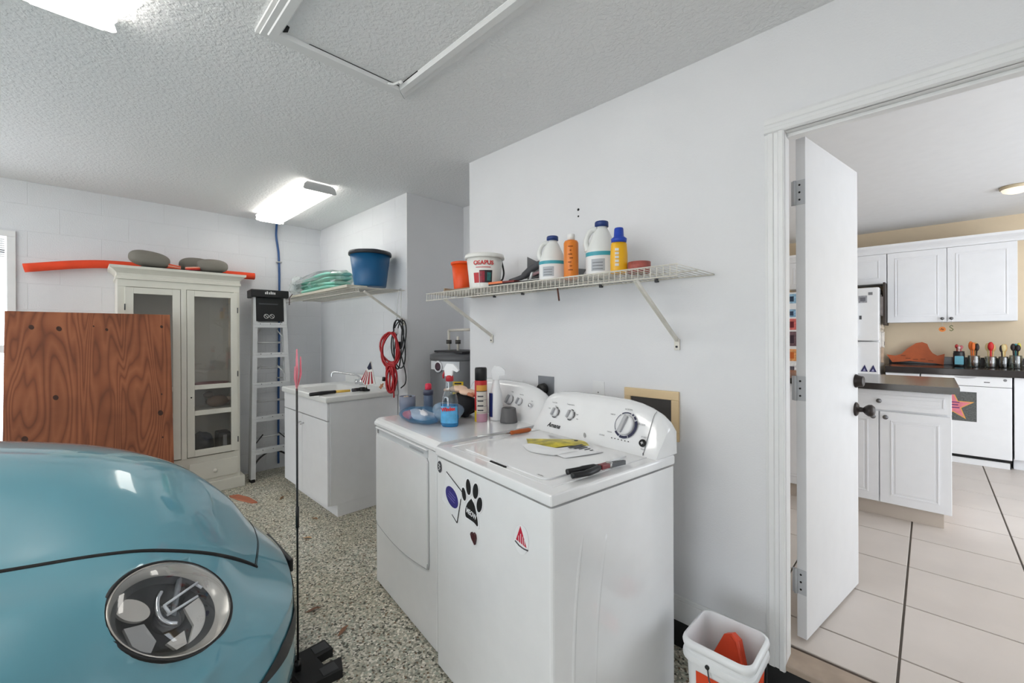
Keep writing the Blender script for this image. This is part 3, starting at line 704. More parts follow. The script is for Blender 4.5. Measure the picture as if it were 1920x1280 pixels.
t = thing('serving_tray', 'flat dark red tray on the upper cabinet shelf', 'tray', (HX+.18, HY+.21, .946)); MB().lathe([(.08, 0), (.11, .012), (.115, .02), (.1, .014), (0, .008)], M('dark_red', (120, 34, 34), .4), 28, None, True, 1, 1.35).build('tray_dish', t)
# ================================================================ PLYWOOD leaning on the hutch
lean = math.atan2(.24, 1.56)
t = thing('plywood_sheet', 'reddish brown plywood sheet with dark knots leaning in front of the cream cabinet', 'plywood', (-4.18, .075, 0)); t.rotation_euler = (0, -lean, 0)
sh = MB().box(-.018, 0, -.435, .435, 0, 1.585, ply_m, .0015, 1).build('sheet', t)
for y, z, r in ((-.315, 1.475, .017), (-.185, 1.465, .018), (-.01, 1.485, .006), (.38, 1.485, .012), (.06, 1.46, .011), (-.20, .98, .018), (.36, .80, .021), (.37, .945, .007), (-.34, .72, .02), (.37, .61, .007)):
    k = MB(); kz = M('knot_dark', (66, 38, 26), .7, var=.3, vscale=60); kr = M('knot_ring', (104, 54, 28), .65)
    k.prism(ell(r*1.0, r*.75, 18, z, -y, .2*z), .0002, .0007, kz, Matrix(((0, 0, 1, 0), (0, -1, 0, 0), (1, 0, 0, 0), (0, 0, 0, 1))))
    k.build('knot', sh)
# ================================================================ ON TOP OF THE HUTCH
zt = 1.952
noodle = thing('pool_noodle', 'long orange foam pool noodle lying across the cream cabinet', 'pool noodle', (X0+.2, .6, zt))
pts = crv([(-.13, -.90, -.045), (-.125, -.62, .012), (-.12, -.40, .034), (-.12, .0, .034), (-.12, .3, .034), (-.12, .62, .034)], 8)
fo = M('orange_foam', (238, 76, 40), .8, var=.06)
MB().tube(pts, .033, fo, 16).build('foam_tube', noodle)
MB().lathe([(.010, 0), (.031, .0005)], M('foam_cut', (250, 190, 170), .8), 20, Matrix.Translation(pts[0]) @ Vector((.01, -.28, -.055)).to_track_quat('Z', 'Y').to_matrix().to_4x4() @ Matrix.Translation((0, 0, .0015))).build('cut_end', noodle)
tray = MB().box(-.09, .09, -.29, .29, 0, .006, black_m, .002).build('thin_board', None, (X0+.29, .63, zt)); tag(tray, 'thin black board under the grey floats on the cabinet', 'board')
flm = M('float_grey', (126, 121, 112), .65, var=.04)
def float_(label, y, x, ry, rx, rz, tilt, z=zt+.006):
    t_ = thing('foam_float', label, 'float', (x, y, z), 0)
    P = []
    b_ = MB(); vs = []; fs = []; n = 28; m = 16
    R_ = Matrix.Rotation(tilt, 4, 'X')
    for j in range(m+1):
        th = math.pi*j/m
        for i in range(n):
            a = 2*math.pi*i/n; e = .8
            sg = lambda v: (abs(v)**e)*(1 if v >= 0 else -1)
            vs.append(R_ @ Vector((rx*sg(math.sin(th))*sg(math.cos(a)), ry*sg(math.sin(th))*sg(math.sin(a)), rz*sg(math.cos(th)))))
    zmin = min(v.z for v in vs); vs = [v-Vector((0, 0, zmin)) for v in vs]
    for j in range(m):
        for i in range(n): fs.append((j*n+i, (j+1)*n+i, (j+1)*n+(i+1) % n, j*n+(i+1) % n))
    b_.add(vs, fs, flm, True); b_.build('foam_body', t_); return t_
f1 = float_('grey rounded foam float at the end of the cabinet top nearest the window', .40, X0+.30, .135, .07, .066, -.14)
f2 = float_('grey flat-ended foam float behind the others on the cabinet', .735, X0+.18, .13, .05, .072, .0, zt)
f3 = float_('grey egg-shaped foam float in front of the orange noodle end', .83, X0+.31, .118, .06, .06, .03)
om = M('orange_strap', (240, 96, 60), .5); rm = M('red_strap', (190, 44, 52), .5)
for k, (m_, dz) in enumerate(((om, 0), (M('peach_strap', (245, 180, 160), .5), .012), (om, .024))):
    MB().tube([(.03, .115, .016+dz), (.035, .20, .006+dz*.8)], .006, m_, 8).build('strap', f1)
for k, (m_, dz) in enumerate(((rm, 0), (om, .012), (MATS['peach_strap'], .022))):
    MB().tube([(.03, -.095, .014+dz), (.03, -.20, .006+dz*.7)], .006, m_, 8).build('strap', f3)
# ================================================================ LADDER, folded, leaning on the back wall
lad = thing('step_ladder', 'folded aluminium step ladder with black top cap leaning on the back wall', 'ladder', (-4.565, 1.315, 0)); lad.rotation_euler = (0, math.radians(-3.2), 0)
Ht = 1.80
def rail_y(z, s): return s*(.195-.052*z/Ht)      # half-width tapers upward
for s in (-1, 1):
    b = MB(); y0 = rail_y(0, s); y1 = rail_y(Ht, s)
    for (xa, xb, wd) in ((-.006, 0, .04), (-.07, -.006, .005)):
        vs = [(xa, y0-(wd if s > 0 else 0)*1, .02), (xb, y0-(wd if s > 0 else 0), .02), (xb, y0+(wd if s < 0 else 0), .02), (xa, y0+(wd if s < 0 else 0), .02),
              (xa, y1-(wd if s > 0 else 0), Ht), (xb, y1-(wd if s > 0 else 0), Ht), (xb, y1+(wd if s < 0 else 0), Ht), (xa, y1+(wd if s < 0 else 0), Ht)]
        b.add(vs, [(0, 3, 2, 1), (4, 5, 6, 7), (0, 1, 5, 4), (1, 2, 6, 5), (2, 3, 7, 6), (3, 0, 4, 7)], alu_m)
    b.build('front_rail', lad)
    MB().box(-.075, .004, min(y0, y0-s*.034), max(y0, y0-s*.034), 0, .03, black_m, .003).build('rubber_foot', lad)
    # rear rail
    r0, r1 = s*.18, s*.125
    MB().tube([(-.115, r0, .02), (-.095, r1, Ht-.02)], .012, alu_m, 6).build('rear_rail', lad)
for z in (.29, .60, .925, 1.215, 1.51):
    hwid = rail_y(z, 1)
    st = MB().box(-.075, .004, -hwid+.004, hwid-.004, z-.012, z+.012, alu_m, .003).box(-.002, .003, -hwid+.004, hwid-.004, z-.036, z-.012, alu_m, .001); so = st.build('step', lad)
    for y in (-.09, 0, .09): MB().cyl((.004, y, z), (.006, y, z), .004, dgrey_m, 8).build('rivet', so)
for z in (1.33, 1.08, .75, .4): MB().tube([(-.108, -.16+.02*z, z), (-.108, .16-.02*z, z)], .011, alu_m, 6).build('rear_bar', lad)
for z in (1.36, 1.0, .33):
    for s in (-1, 1): MB().tube([(-.03, rail_y(z, s)*.97, z-.02), (-.06, s*.07, z+.10)], .006, alu_m if z > .5 else black_m, 6).build('brace', lad)
for s in (-1, 1): MB().tube(crv([(-.02, rail_y(.1, s)*.95, .10), (-.02, s*.13, .20), (-.02, s*.04, .262), (-.02, 0, .268)]), .009, black_m, 8).build('curved_brace', lad)
cap = MB().box(-.13, .03, -.168, .168, Ht-.03, Ht+.045, black_m, .008).build('top_cap', lad)
lw = M('label_white', (232, 232, 232), .5)
for y, hgt in ((-.045, .02), (-.03, .028), (-.012, .02), (.004, .028), (.02, .022), (.036, .02)): MB().box(.0305, .0315, y-.005, y+.005, Ht+.0, Ht+hgt, lw, .002).build('cap_print', cap)
pl = MB().box(-.012, .002, -.125, .125, 1.535, Ht-.03, black_m, .004).build('label_plate', lad)
MB().box(.002, .006, -.10, .07, 1.70, 1.712, dgrey_m, .001).build('plate_slot', pl)
for y in (-.035, .015):
    MB().tube([(.0026, y+.02*math.cos(2*math.pi*i/20), 1.585+.02*math.sin(2*math.pi*i/20)) for i in range(20)], .0022, MATS['label_white'], 5, True).build('warning_ring', pl)
    MB().tube([(.0028, y-.013, 1.598), (.0028, y+.013, 1.572)], .002, MATS['label_white'], 5).build('warning_bar', pl)
# ================================================================ BLUE CABLE down the back wall
cab = thing('blue_conduit', 'blue flexible water tube clipped to the back wall behind the ladder', 'cable', (X0+.016, 1.452, 0))
MB().tube(crv([(0, -.006, H-.002), (0, -.012, 2.44), (0, .008, 2.28), (0, .014, 2.15), (0, .016, 1.9), (0, .01, 1.2), (0, .004, .9), (0, .0, .2), (0, 0, .05)]), .0105, M('blue_hose', (44, 84, 138), .4), 10).build('hose', cab)
for z in (2.165, .95): MB().box(-.014, .016, -.012, .04, z-.006, z+.006, steel_m, .002).build('pipe_clip', cab)
# ================================================================ SINK CABINET
SX0, SX1, SY0, SY1 = -4.20, -3.235, 1.30, 1.892
sk = thing('utility_sink_cabinet', 'white utility sink cabinet with two doors in the corner beside the ladder', 'sink cabinet', (SX0, SY0, 0))
w_, d_ = SX1-SX0, SY1-SY0
bx('side_panel', sk, w_-.016, w_, .02, d_, .095, .885, cab_m, .002); bx('side_panel', sk, 0, .016, .02, d_, .095, .885, cab_m, .002)
bx('back_panel', sk, .016, w_-.016, d_-.01, d_, .095, .885, cab_m); bx('floor_panel', sk, .016, w_-.016, .02, d_-.01, .095, .11, cab_m)
bx('toe_kick', sk, .05, w_-.003, .075, d_, 0, .095, cab_m, .002)
bx('false_drawer', sk, .004, w_-.004, 0, .019, .745, .885, cab_m, .003)
for x0, x1, kx in ((.004, .440, .405), (.444, w_-.004, .478)):
    d = MB().box(x0, x1, 0, .019, .098, .738, cab_m, .003).build('door', sk)
    MB().lathe([(.006, 0), (.005, .012), (.013, .018), (.012, .026), (0, .028)], chrome_m, 16, Matrix.Translation((kx, 0, .665)) @ Matrix.Rotation(math.pi/2, 4, 'X')).build('knob', d)
# countertop with a moulded basin
def ring(cx, cy, w, h, r, z): return [(cx+x, cy+y, z) for x, y in rpoly(w, h, r, 4)]
cx_, cy2 = w_/2, d_/2-.01
R = [ring(cx_, cy2, w_+.02, d_+.01, .004, .885), ring(cx_, cy2, w_+.03, d_+.02, .01, .895), ring(cx_, cy2, w_+.03, d_+.02, .01, .922), ring(cx_, cy2, w_+.018, d_+.008, .01, .930), ring(cx_-.04, cy2-.02, .62, .40, .05, .930), ring(cx_-.04, cy2-.02, .60, .38, .05, .922), ring(cx_-.04, cy2-.02, .54, .33, .06, .68), ring(cx_-.04, cy2-.02, .10, .06, .02, .66)]
b = MB(); k = len(R[0]); vs = [p for r_ in R for p in r_]; fs = []
for i in range(len(R)-1):
    for j in range(k): fs.append((i*k+j, i*k+(j+1) % k, (i+1)*k+(j+1) % k, (i+1)*k+j))
fs.append(tuple((len(R)-1)*k+j for j in range(k))); b.add(vs, fs, M('moulded_sink', (240, 240, 238), .3), False); b.build('countertop_basin', sk, auto=35)
bx('backsplash', sk, 0, w_, d_-.024, d_-.001, .9295, 1.02, MATS['moulded_sink'], .004)
fa = MB().cyl((.42, d_-.06, .93), (.42, d_-.06, .99), .02, chrome_m, 18).build('faucet_base', sk)
MB().tube(crv([(.42, d_-.06, .985), (.40, d_-.09, 1.02), (.36, d_-.16, 1.035), (.29, d_-.25, 1.055), (.275, d_-.27, 1.04), (.275, d_-.272, 1.01)]), .010, chrome_m, 10).build('faucet_spout', fa)
for x in (.33, .51):
    MB().cyl((x, d_-.06, .93), (x, d_-.06, .975), .016, chrome_m, 14).build('tap_handle', sk)
# things on the sink top
t = thing('claw_hammer', 'hammer with black and yellow handle lying on the sink top', 'hammer', (-3.345, 1.4, .9305))
MB().tube([(.01, -.19, .016), (.0, -.10, .017), (-.005, .01, .017)], [.014, .016, .013], black_m, 10).build('grip', t)
MB().tube([(-.005, .01, .017), (.015, .12, .017)], [.012, .010], M('yellow_handle', (226, 186, 84), .4), 10).build('handle', t)
hm = MB().cyl((.018, .135, .019), (.020, .165, .019), .014, dgrey_m, 12).box(.008, .03, .15, .215, .006, .034, black_m, .006); hm.build('hammer_head', t)
MB().cyl((.018, .2, .02), (.024, .24, .02), .017, black_m, 14).build('hammer_face', t)
t = thing('desk_flag', 'small American flag on a stick standing on the sink top', 'flag', (-3.335, 1.66, .9305), math.radians(20))
MB().lathe([(.03, 0), (.03, .012), (.01, .018), (.006, .03), (0, .03)], black_m, 20).build('flag_base', t)
MB().tube([(0, 0, .02), (.02, .03, .24)], .003, M('stick_wood', (214, 190, 150), .6), 6).build('flag_stick', t)
fwm = M('flag_white', (238, 236, 232), .7); frm = M('flag_red', (168, 32, 44), .7); fbm = M('flag_navy', (30, 30, 58), .7)
ft = Vector((.02, .03, .245)); fl_ = Vector((-.06, .0, .085)); fr_ = Vector((.075, .02, .06))
flagm = MB(); 
def tri(a, b_, off, m_): 
    n_ = Vector((.2, -1, 0)).normalized()*off; flagm.add([tuple(Vector(p)+n_) for p in a+b_], [tuple(range(len(a+b_)))], m_)
cl = MB().add([tuple(ft), tuple(fl_), tuple(Vector((.0, -.012, .045))), tuple(fr_), tuple(ft+Vector((.004, .006, 0))), tuple(fl_+Vector((.003, .008, 0))), tuple(Vector((.003, -.004, .045))), tuple(fr_+Vector((.003, .008, 0)))], [(0, 1, 2), (0, 2, 3), (4, 6, 5), (4, 7, 6), (0, 4, 5, 1), (1, 5, 6, 2), (2, 6, 7, 3), (3, 7, 4, 0)], fwm).build('flag_cloth', t)
nf = Vector((0, -.0018, 0)); c0 = Vector((.0, -.012, .045))
def lp(a, b_, k_): return a+(b_-a)*k_
canton = MB().add([tuple(ft+nf), tuple(lp(ft, fl_, .34)+nf), tuple(lp(ft, c0, .36)+nf), tuple(lp(ft, fr_, .34)+nf)], [(0, 1, 2, 3)], fbm); canton.build('flag_canton', cl)
for k in range(5):
    a0 = k/5+.02; a1 = a0+.1
    bot = lambda q: lp(fl_, c0, q*2) if q < .5 else lp(c0, fr_, (q-.5)*2)
    st = MB().add([tuple(lp(ft, bot(a0), .45)+nf), tuple(lp(ft, bot(a1), .45)+nf), tuple(lp(ft, bot(a1), .97)+nf), tuple(lp(ft, bot(a0), .97)+nf)], [(0, 1, 2, 3)], frm); st.build('flag_stripe', cl)
t = thing('starfish_ornament', 'small orange starfish ornament on the edge of the sink top', 'ornament', (-3.33, 1.80, .9305))
star = [((.028 if i % 2 == 0 else .011)*math.cos(math.pi*i/5), (.028 if i % 2 == 0 else .011)*math.sin(math.pi*i/5)) for i in range(10)]
MB().prism(star, 0, .012, M('coral', (228, 160, 120), .7), Matrix.Translation((0, 0, .026)) @ Matrix.Rotation(math.radians(60), 4, 'X')).build('starfish', t)
# ================================================================ WATER HEATER in the recess
wh = thing('water_heater', 'grey cylindrical water heater standing in the wall recess', 'water heater', (-2.72, 2.20, 0))
whm = M('heater_grey', (110, 111, 114), .4, metal=.3, var=.03)
MB().lathe([(.26, 0), (.26, .04), (.27, .05), (.27, 1.20), (.262, 1.235), (.20, 1.25), (0, 1.255)], whm, 48).build('tank', wh)
MB().lathe([(.272, 1.195), (.274, 1.20), (.274, 1.235), (.2, 1.256)], M('heater_top', (86, 87, 90), .45), 48).build('top_rim', wh)
def arc_panel(r, a0, a1, z0, z1, mat, th=.004):
    P = []
    for i in range(13):
        a = math.radians(a0+(a1-a0)*i/12); c, s_ = math.cos(a), math.sin(a); P.append([((r)*c, (r)*s_, z0), ((r+th)*c, (r+th)*s_, z0), ((r+th)*c, (r+th)*s_, z1), ((r)*c, (r)*s_, z1), ((r)*c, (r)*s_, z0)])
    b_ = MB().grid(P, mat, False); b_.add(P[0][:4], [(0, 1, 2, 3)], mat); b_.add(P[-1][:4], [(3, 2, 1, 0)], mat); return b_
arc_panel(.272, 252, 314, 1.125, 1.19, M('heater_label', (214, 216, 220), .4)).build('label_band', wh)
a = math.radians(276)
bd = MB().lathe([(.045, 0), (.045, .004), (.036, .005), (0, .005)], M('badge_white', (222, 222, 226), .4), 28, Matrix.Translation((.277*math.cos(a), .277*math.sin(a), 1.15)) @ Vector((math.cos(a), math.sin(a), 0)).to_track_quat('Z', 'Y').to_matrix().to_4x4()).build('round_badge', wh)
MB().lathe([(.032, .0052), (.018, .0058), (0, .0058)], M('badge_plum', (70, 44, 58), .4), 24, Matrix.Translation((.277*math.cos(a), .277*math.sin(a), 1.15)) @ Vector((math.cos(a), math.sin(a), 0)).to_track_quat('Z', 'Y').to_matrix().to_4x4()).build('badge_centre', bd)
ye = arc_panel(.272, 303, 320, .93, 1.04, M('energy_yellow', (232, 196, 40), .5)).build('yellow_sticker', wh)
for i, (z, h_, a0, a1) in enumerate(((1.02, .012, 306, 317), (.98, .02, 309, 313), (.945, .005, 306, 317))): arc_panel(.2765, a0, a1, z, z+h_, black_m, .0008).build('sticker_print', ye)
for x, y, z0, z1 in ((-.12, -.06, 1.25, 1.43), (.0, -.06, 1.25, 1.38)):
    MB().cyl((x, y, z0), (x, y, z1), .011, M('pipe_white', (214, 208, 198), .4), 12).build('riser_pipe', wh)
    MB().cyl((x, y, 1.32), (x, y, 1.352), .022, M('valve_dark', (70, 66, 62), .5), 12).build('fitting', wh)
MB().tube([(-.12, -.06, 1.43), (.15, -.06, 1.435)], .011, MATS['pipe_white'], 10).build('cross_pipe', wh)
MB().box(-.16, .2, -.18, .1, 1.252, 1.268, M('lid_dark', (44, 44, 46), .5), .003).build('cover_plate', wh)
# ================================================================ WIRE SHELVES
def wire_shelf(name, label, x0, x1, yf, yb, z, lip, pitch=.0254):
    t = thing(name, label, 'shelf', (x0, yb, z)); L = x1-x0; D_ = yb-yf
    wp = MB().tube([(0, -.004, 0), (0, -D_, 0), (0, -D_-.002, -lip)], .0019, wire_m, 6).build('wire', t)
    n = int(L/pitch); 
    for i in range(1, n+1): link_copy(wp, t, (i*pitch, 0, 0))
    for (y, z_) in ((-.004, -.003), (-D_*.5, -.0035), (-D_-.001, .0), (-D_-.002, -lip)): MB().tube([(-.004, y, z_), (L, y, z_)], .0028, wire_m, 8).build('rail_rod', t)
    return t
ws_ = wire_shelf('wire_shelf', 'white wire shelf on the wall above the washer', -2.222, -.645, 1.506, YL-.004, 1.648, .042)
def bracket(t, x, top, foot):
    o = t.location; top = Vector(top)-o; foot = Vector(foot)-o; a = Vector((x-o.x, 0, 0))
    b_ = MB(); d = foot-top; n_ = Vector((0, d.z, -d.y)).normalized()*.008; w2 = Vector((.006, 0, 0))
    vs = []
    for p in (top, foot):
        for s1, s2 in ((-1, -1), (1, -1), (1, 1), (-1, 1)): vs.append(p+w2*s1+n_*s2)
    b_.add(vs, [(0, 1, 2, 3), (7, 6, 5, 4), (0, 4, 5, 1), (1, 5, 6, 2), (2, 6, 7, 3), (3, 7, 4, 0)], wire_m); br = b_.build('bracket_strut', t)
    MB().box(foot.x-.012, foot.x+.012, foot.y-.002, foot.y+.006, foot.z-.045, foot.z+.004, wire_m, .001).build('bracket_foot', br)
    MB().cyl((foot.x, foot.y-.003, foot.z-.03), (foot.x, foot.y-.006, foot.z-.03), .005, dgrey_m, 8).build('screw', br)
bracket(ws_, -.812, (-.815, 1.512, 1.606), (-.806, YL-.008, 1.368)); bracket(ws_, -2.04, (-2.05, 1.512, 1.606), (-2.03, YL-.008, 1.388))
for x in (-2.0, -1.75, -1.2, -.9): MB().box(x-ws_.location.x-.008, x-ws_.location.x+.008, -.012, .0035, -.014, .006, dgrey_m, .002).build('wall_clip', ws_)
MB().tube([(1.02, -.36, -.04), (1.022, -.35, -.10)], .004, M('brown_strap', (96, 58, 50), .7), 6).build('hanging_strap', ws_)
ls = wire_shelf('wire_shelf', 'white wire shelf above the sink holding a blue bucket', -4.86, -3.115, 1.50, 1.896, 1.768, .036)
bracket(ls, -3.135, (-3.135, 1.545, 1.735), (-3.135, 1.893, 1.52))
SZ = 1.6505
# ---- plank on the left shelf
plank_m = M('painted_plank', (212, 206, 190), .6, var=.05)
o = MB().box(-.675, .675, -.085, .085, 0, .022, plank_m, .003).build('shelf_plank', None, (-3.92, 1.555, 1.7705), (0, 0, math.radians(-1))); tag(o, 'cream painted plank lying on the wire shelf above the sink', 'plank')
t = thing('mop_bucket', 'blue plastic bucket with a dark rim on the shelf above the sink', 'bucket', (-3.335, 1.70, 1.793))
bk = M('bucket_blue', (22, 92, 140), .4, var=.05)
MB().lathe([(.0, .006), (.118, .006), (.124, .0), (.128, .01), (.162, .275), (.156, .275), (.124, .02), (0, .016)], bk, 40).build('bucket_body', t)
MB().lathe([(.160, .262), (.172, .262), (.174, .278), (.168, .292), (.158, .290), (.158, .275)], M('rim_dark', (36, 40, 48), .4), 40, caps=False).build('bucket_rim', t)
MB().tube(crv([(0, -.168, .27), (.08, -.15, .286), (.155, -.06, .290), (.165, .0, .29)]), .004, MATS['rim_dark'], 6).build('bucket_handle', t)
# ---- bag of folded foam
t = thing('foam_bag', 'clear plastic bag holding folded teal foam on the shelf above the sink', 'bag', (-4.07, 1.60, 1.793))
teal = M('teal_foam', (164, 230, 212), .8, var=.05)
for k in range(4):
    P = []
    for i in range(13):
        x = -.33+.78*i/12; row = []
        for j in range(13):
            a = 2*math.pi*j/12; e = 1-.35*max(0, abs((i-6)/6)-.75)/.25
            row.append((x, .115*math.cos(a)*e+.01*math.sin(x*9+k), .025+k*.036+.019*math.sin(a)*e+.006*math.sin(x*7+k*2)-.02*max(0, -x-.2)))
        P.append(row)
    b = MB().grid(P, teal); b.add(P[0][:-1], [tuple(range(12))], teal); b.add(P[-1][:-1], [tuple(range(12))], teal); b.build('foam_layer', t)
film = glassy('plastic_film', (238, 244, 242), .12, .18, 1.4)
rnd = random.Random(5); vs = []; fs = []; n = 26; m = 14
for j in range(m+1):
    th = math.pi*j/m
    for i in range(n):
        a = 2*math.pi*i/n; k = 1+.07*math.sin(5*a+3*th)+.05*rnd.uniform(-1, 1)
        x = .60*math.cos(th); rr = (abs(math.sin(th))**.55)
        vs.append((x-.06, .135*rr*math.cos(a)*k, max(.002, .092+.10*rr*math.sin(a)*k*(1.05 if x > -.3 else .9))))
for j in range(m):
    for i in range(n): fs.append((j*n+i, (j+1)*n+i, (j+1)*n+(i+1) % n, j*n+(i+1) % n))
MB().add(vs, fs, film, False).build('plastic_bag', t)
cr = M('crumpled_film', (214, 220, 220), .25, var=.12, vscale=40, alpha=.45)
vs = []; fs = []
for j in range(9):
    for i in range(14):
        a = 2*math.pi*i/13; rr = (.03+.075*math.sin(math.pi*(j+1)/10))*(1+.3*rnd.uniform(-1, 1)); vs.append((-.68+.04*j+.02*rnd.uniform(-1, 1), rr*math.cos(a)*1.1, max(.002, .085+rr*math.sin(a)+.01*rnd.uniform(-1, 1))))
for j in range(8):
    for i in range(13): fs.append((j*14+i, j*14+i+1, (j+1)*14+i+1, (j+1)*14+i))
MB().add(vs, fs, cr, False).build('gathered_end', t)
MB().tube(crv([(-.42, -.13, .01), (-.43, -.155, -.03), (-.42, -.16, -.06), (-.425, -.16, -.10)]), .004, M('tie_maroon', (62, 30, 34), .7), 6).build('bag_tie', t)
# ---- coiled cords hung at the end of the sink shelf
def loop(c, rx, rz, d, rot=0., n=26, wob=0., ph=0.):
    c = Vector(c); d = Vector(d).normalized(); nn = Vector((d.y, -d.x, 0)); out = []
    for i in range(n):
        a = 2*math.pi*i/n; u = rx*math.cos(a); v = rz*math.sin(a); u2 = u*math.cos(rot)-v*math.sin(rot); v2 = u*math.sin(rot)+v*math.cos(rot)
        out.append(c+d*u2+Vector((0, 0, v2))+nn*wob*math.sin(2*a+ph))
    return out
cdir = (.82, .4, 0)
rc = thing('extension_cord', 'red extension cord coiled and tied in a hanging bundle beside the sink', 'cord', (-3.125, 1.765, .92))
rcm = M('cord_red', (176, 26, 34), .35)
for k, (rx, rz, cz, rot, wob) in enumerate(((.078, .135, .36, .10, .012), (.070, .145, .35, -.12, .016), (.085, .12, .37, .2, .01))): MB().tube(loop((-.004*k, 0, cz), rx, rz, cdir, rot, wob=wob, ph=k), .0085, rcm, 8, True).build('cord_loop', rc)
for k, (rx, rz, cz, rot, wob) in enumerate(((.040, .11, .115, .05, .012), (.030, .105, .115, -.1, .016), (.048, .11, .12, .0, .01), (.018, .1, .115, .12, .014))): MB().tube(loop((.004*k, 0, cz), rx, rz, cdir, rot, wob=wob, ph=k*2), .0085, rcm, 8, True).build('cord_loop', rc)
for k in range(4): MB().tube(loop((0, 0, .205+.011*k), .040, .012, cdir,   .15, 18), .0085, rcm, 8, True).build('cord_wrap', rc)
MB().tube(crv([(.03, 0, .22), (.045, .0, .12), (.05, .0, .02), (.05, 0, -.03)]), .0062, rcm, 8).build('cord_tail', rc)
MB().cyl((-.055, -.03, .10), (-.05, -.03, .13), .014, black_m, 10).build('plug', rc)
bc = thing('appliance_cord', 'black cord looped over a wire hook at the end of the sink shelf', 'cord', (-3.125, 1.835, .98))
MB().tube(crv([(-.02, .0, .54), (-.01, 0, .66), (.0, .01, .775), (.02, .015, .795), (.035, .01, .77), (.045, 0, .64), (.05, 0, .53)]), .0028, steel_m, 6).build('wire_hook', bc)
for k, (rx, rz, cz, rot, wob) in enumerate(((.055, .20, .34, .08, .01), (.03, .21, .34, -.10, .012), (.065, .17, .37, -.18, .008), (.045, .12, .42, .1, .01))): MB().tube(loop((.012, 0, cz), rx, rz, cdir, rot, wob=wob, ph=k), .0052, black_m, 8, True).build('cord_loop', bc)
MB().tube(crv([(.05, 0, .24), (.08, .02, .10), (.075, .02, .02), (.04, 0, -.02)]), .005, black_m, 8).build('cord_tail', bc)
bx('cord_plug', bc, -.03, .03, -.02, .015, .30, .36, black_m, .008); bx('tag_card', bc, -.005, .045, -.03, -.024, .42, .47, M('tag_grey', (196, 196, 198), .5), .001)
# ================================================================ ITEMS ON THE WASHER SHELF
t = thing('timber_offcut', 'weathered wooden offcut at the end of the washer shelf beyond the wall corner', 'board', (-2.13, 1.735, SZ)); bx('offcut', t, -.10, .16, -.09, .07, 0, .032, M('weathered_wood', (150, 136, 118), .8, var=.2, vscale=20), .002); bx('offcut_end', t, -.108, -.10, -.09, .07, 0, .045, M('end_grain', (172, 156, 130), .8), .002)
t = thing('pail', 'small orange plastic pail behind the white tub on the shelf', 'pail', (-2.15, 1.73, SZ+.0325))
MB().lathe([(0, .004), (.05, .004), (.052, 0), (.055, .01), (.068, .165), (.066, .165), (.05, .012), (0, .012)], orange_m, 32).build('pail_body', t); MB().lathe([(.066, .160), (.074, .160), (.075, .176), (.067, .178)], orange_m, 32, caps=False).build('pail_rim', t); bx('lid_tab', t, .06, .085, -.012, .012, .166, .18, black_m, .003)
t = thing('white_tub', 'white plastic tub with red lettering and a dark picture on the shelf', 'tub', (-1.80, 1.61, SZ), math.radians(46))
tubm = M('tub_white', (236, 235, 230), .4)
MB().lathe([(0, .005), (.078, .005), (.082, 0), (.085, .008), (.103, .182), (.100, .182), (.08, .014), (0, .012)], tubm, 40).build('tub_body', t); MB().lathe([(.100, .170), (.112, .170), (.113, .178), (.110, .192), (.102, .193), (.1, .18)], tubm, 40, caps=False).build('tub_rim', t)
def tub_panel(a0, a1, z0, z1, mat, name, off=.001, par=t):
    P = []
    for i in range(13):
        a = math.radians(a0+(a1-a0)*i/12); P.append([((.0842+.1034*z+off)*math.cos(a), (.0842+.1034*z+off)*math.sin(a), z) for z in (z0, z1)])
    return MB().grid(P, mat).build(name, par)
tub_panel(-128, -108, .03, .085, red_m, 'red_picture'); tub_panel(-106, -62, .03, .098, M('dark_picture', (34, 30, 38), .4, var=.6, vscale=50), 'dark_picture'); tub_panel(-106, -88, .032, .094, M('crimson_print', (150, 24, 48), .4, var=.4, vscale=60), 'crimson_picture', .0018); tub_panel(-80, -67, .04, .085, M('teal_print', (40, 110, 108), .4, var=.4, vscale=80), 'teal_picture', .0018)
for i, ch in enumerate('OSAPUS'):
    a = math.radians(-118+11*i); r_ = .0842+.1034*.14+.0015
    text(ch, .032, M('letter_red', (196, 46, 44), .4), 'tub_letter', t, (r_*math.cos(a), r_*math.sin(a), .138), (math.pi/2-.1, 0, a+math.pi/2), thick=.0006, bold=.001)
tub_panel(-118, -68, .112, .116, MATS['letter_red'], 'lettering_underline', .001)
MB().tube(crv([(.095, .02, .17), (.108, -.005, .10), (.102, -.02, .06), (.092, .0, .05)]), .005, black_m, 8).build('tub_handle', t)
# trowels, float and board
t = thing('sanding_board', 'orange and brown sanding board under the trowel on the shelf', 'board', (-1.535, 1.59, SZ), math.radians(4)); bx('board_base', t, -.15, .145, -.05, .05, 0, .012, black_m, .002); bx('orange_pad', t, -.15, -.05, -.052, .048, .012, .024, M('pad_orange', (232, 128, 84), .6), .002); bx('maroon_strip', t, -.05, .03, -.052, .048, .012, .022, M('maroon_wood', (120, 44, 40), .6), .002)
t = thing('finishing_trowel', 'grey handled finishing trowel lying on the shelf between tub and bleach', 'trowel', (-1.53, 1.67, SZ+.025), math.radians(3))
bx('blade', t, -.16, .16, -.05, .05, 0, .004, steel_m, .001); MB().tube(crv([(-.12, 0, .012), (-.03, 0, .03), (.04, 0, .07), (.11, 0, .09)]), [.014]*7+[.02]*12, dgrey_m, 10).build('handle', t)
MB().tube([(.02, 0, .004), (.04, 0, .06)], .007, alu_m, 8).build('shank', t)
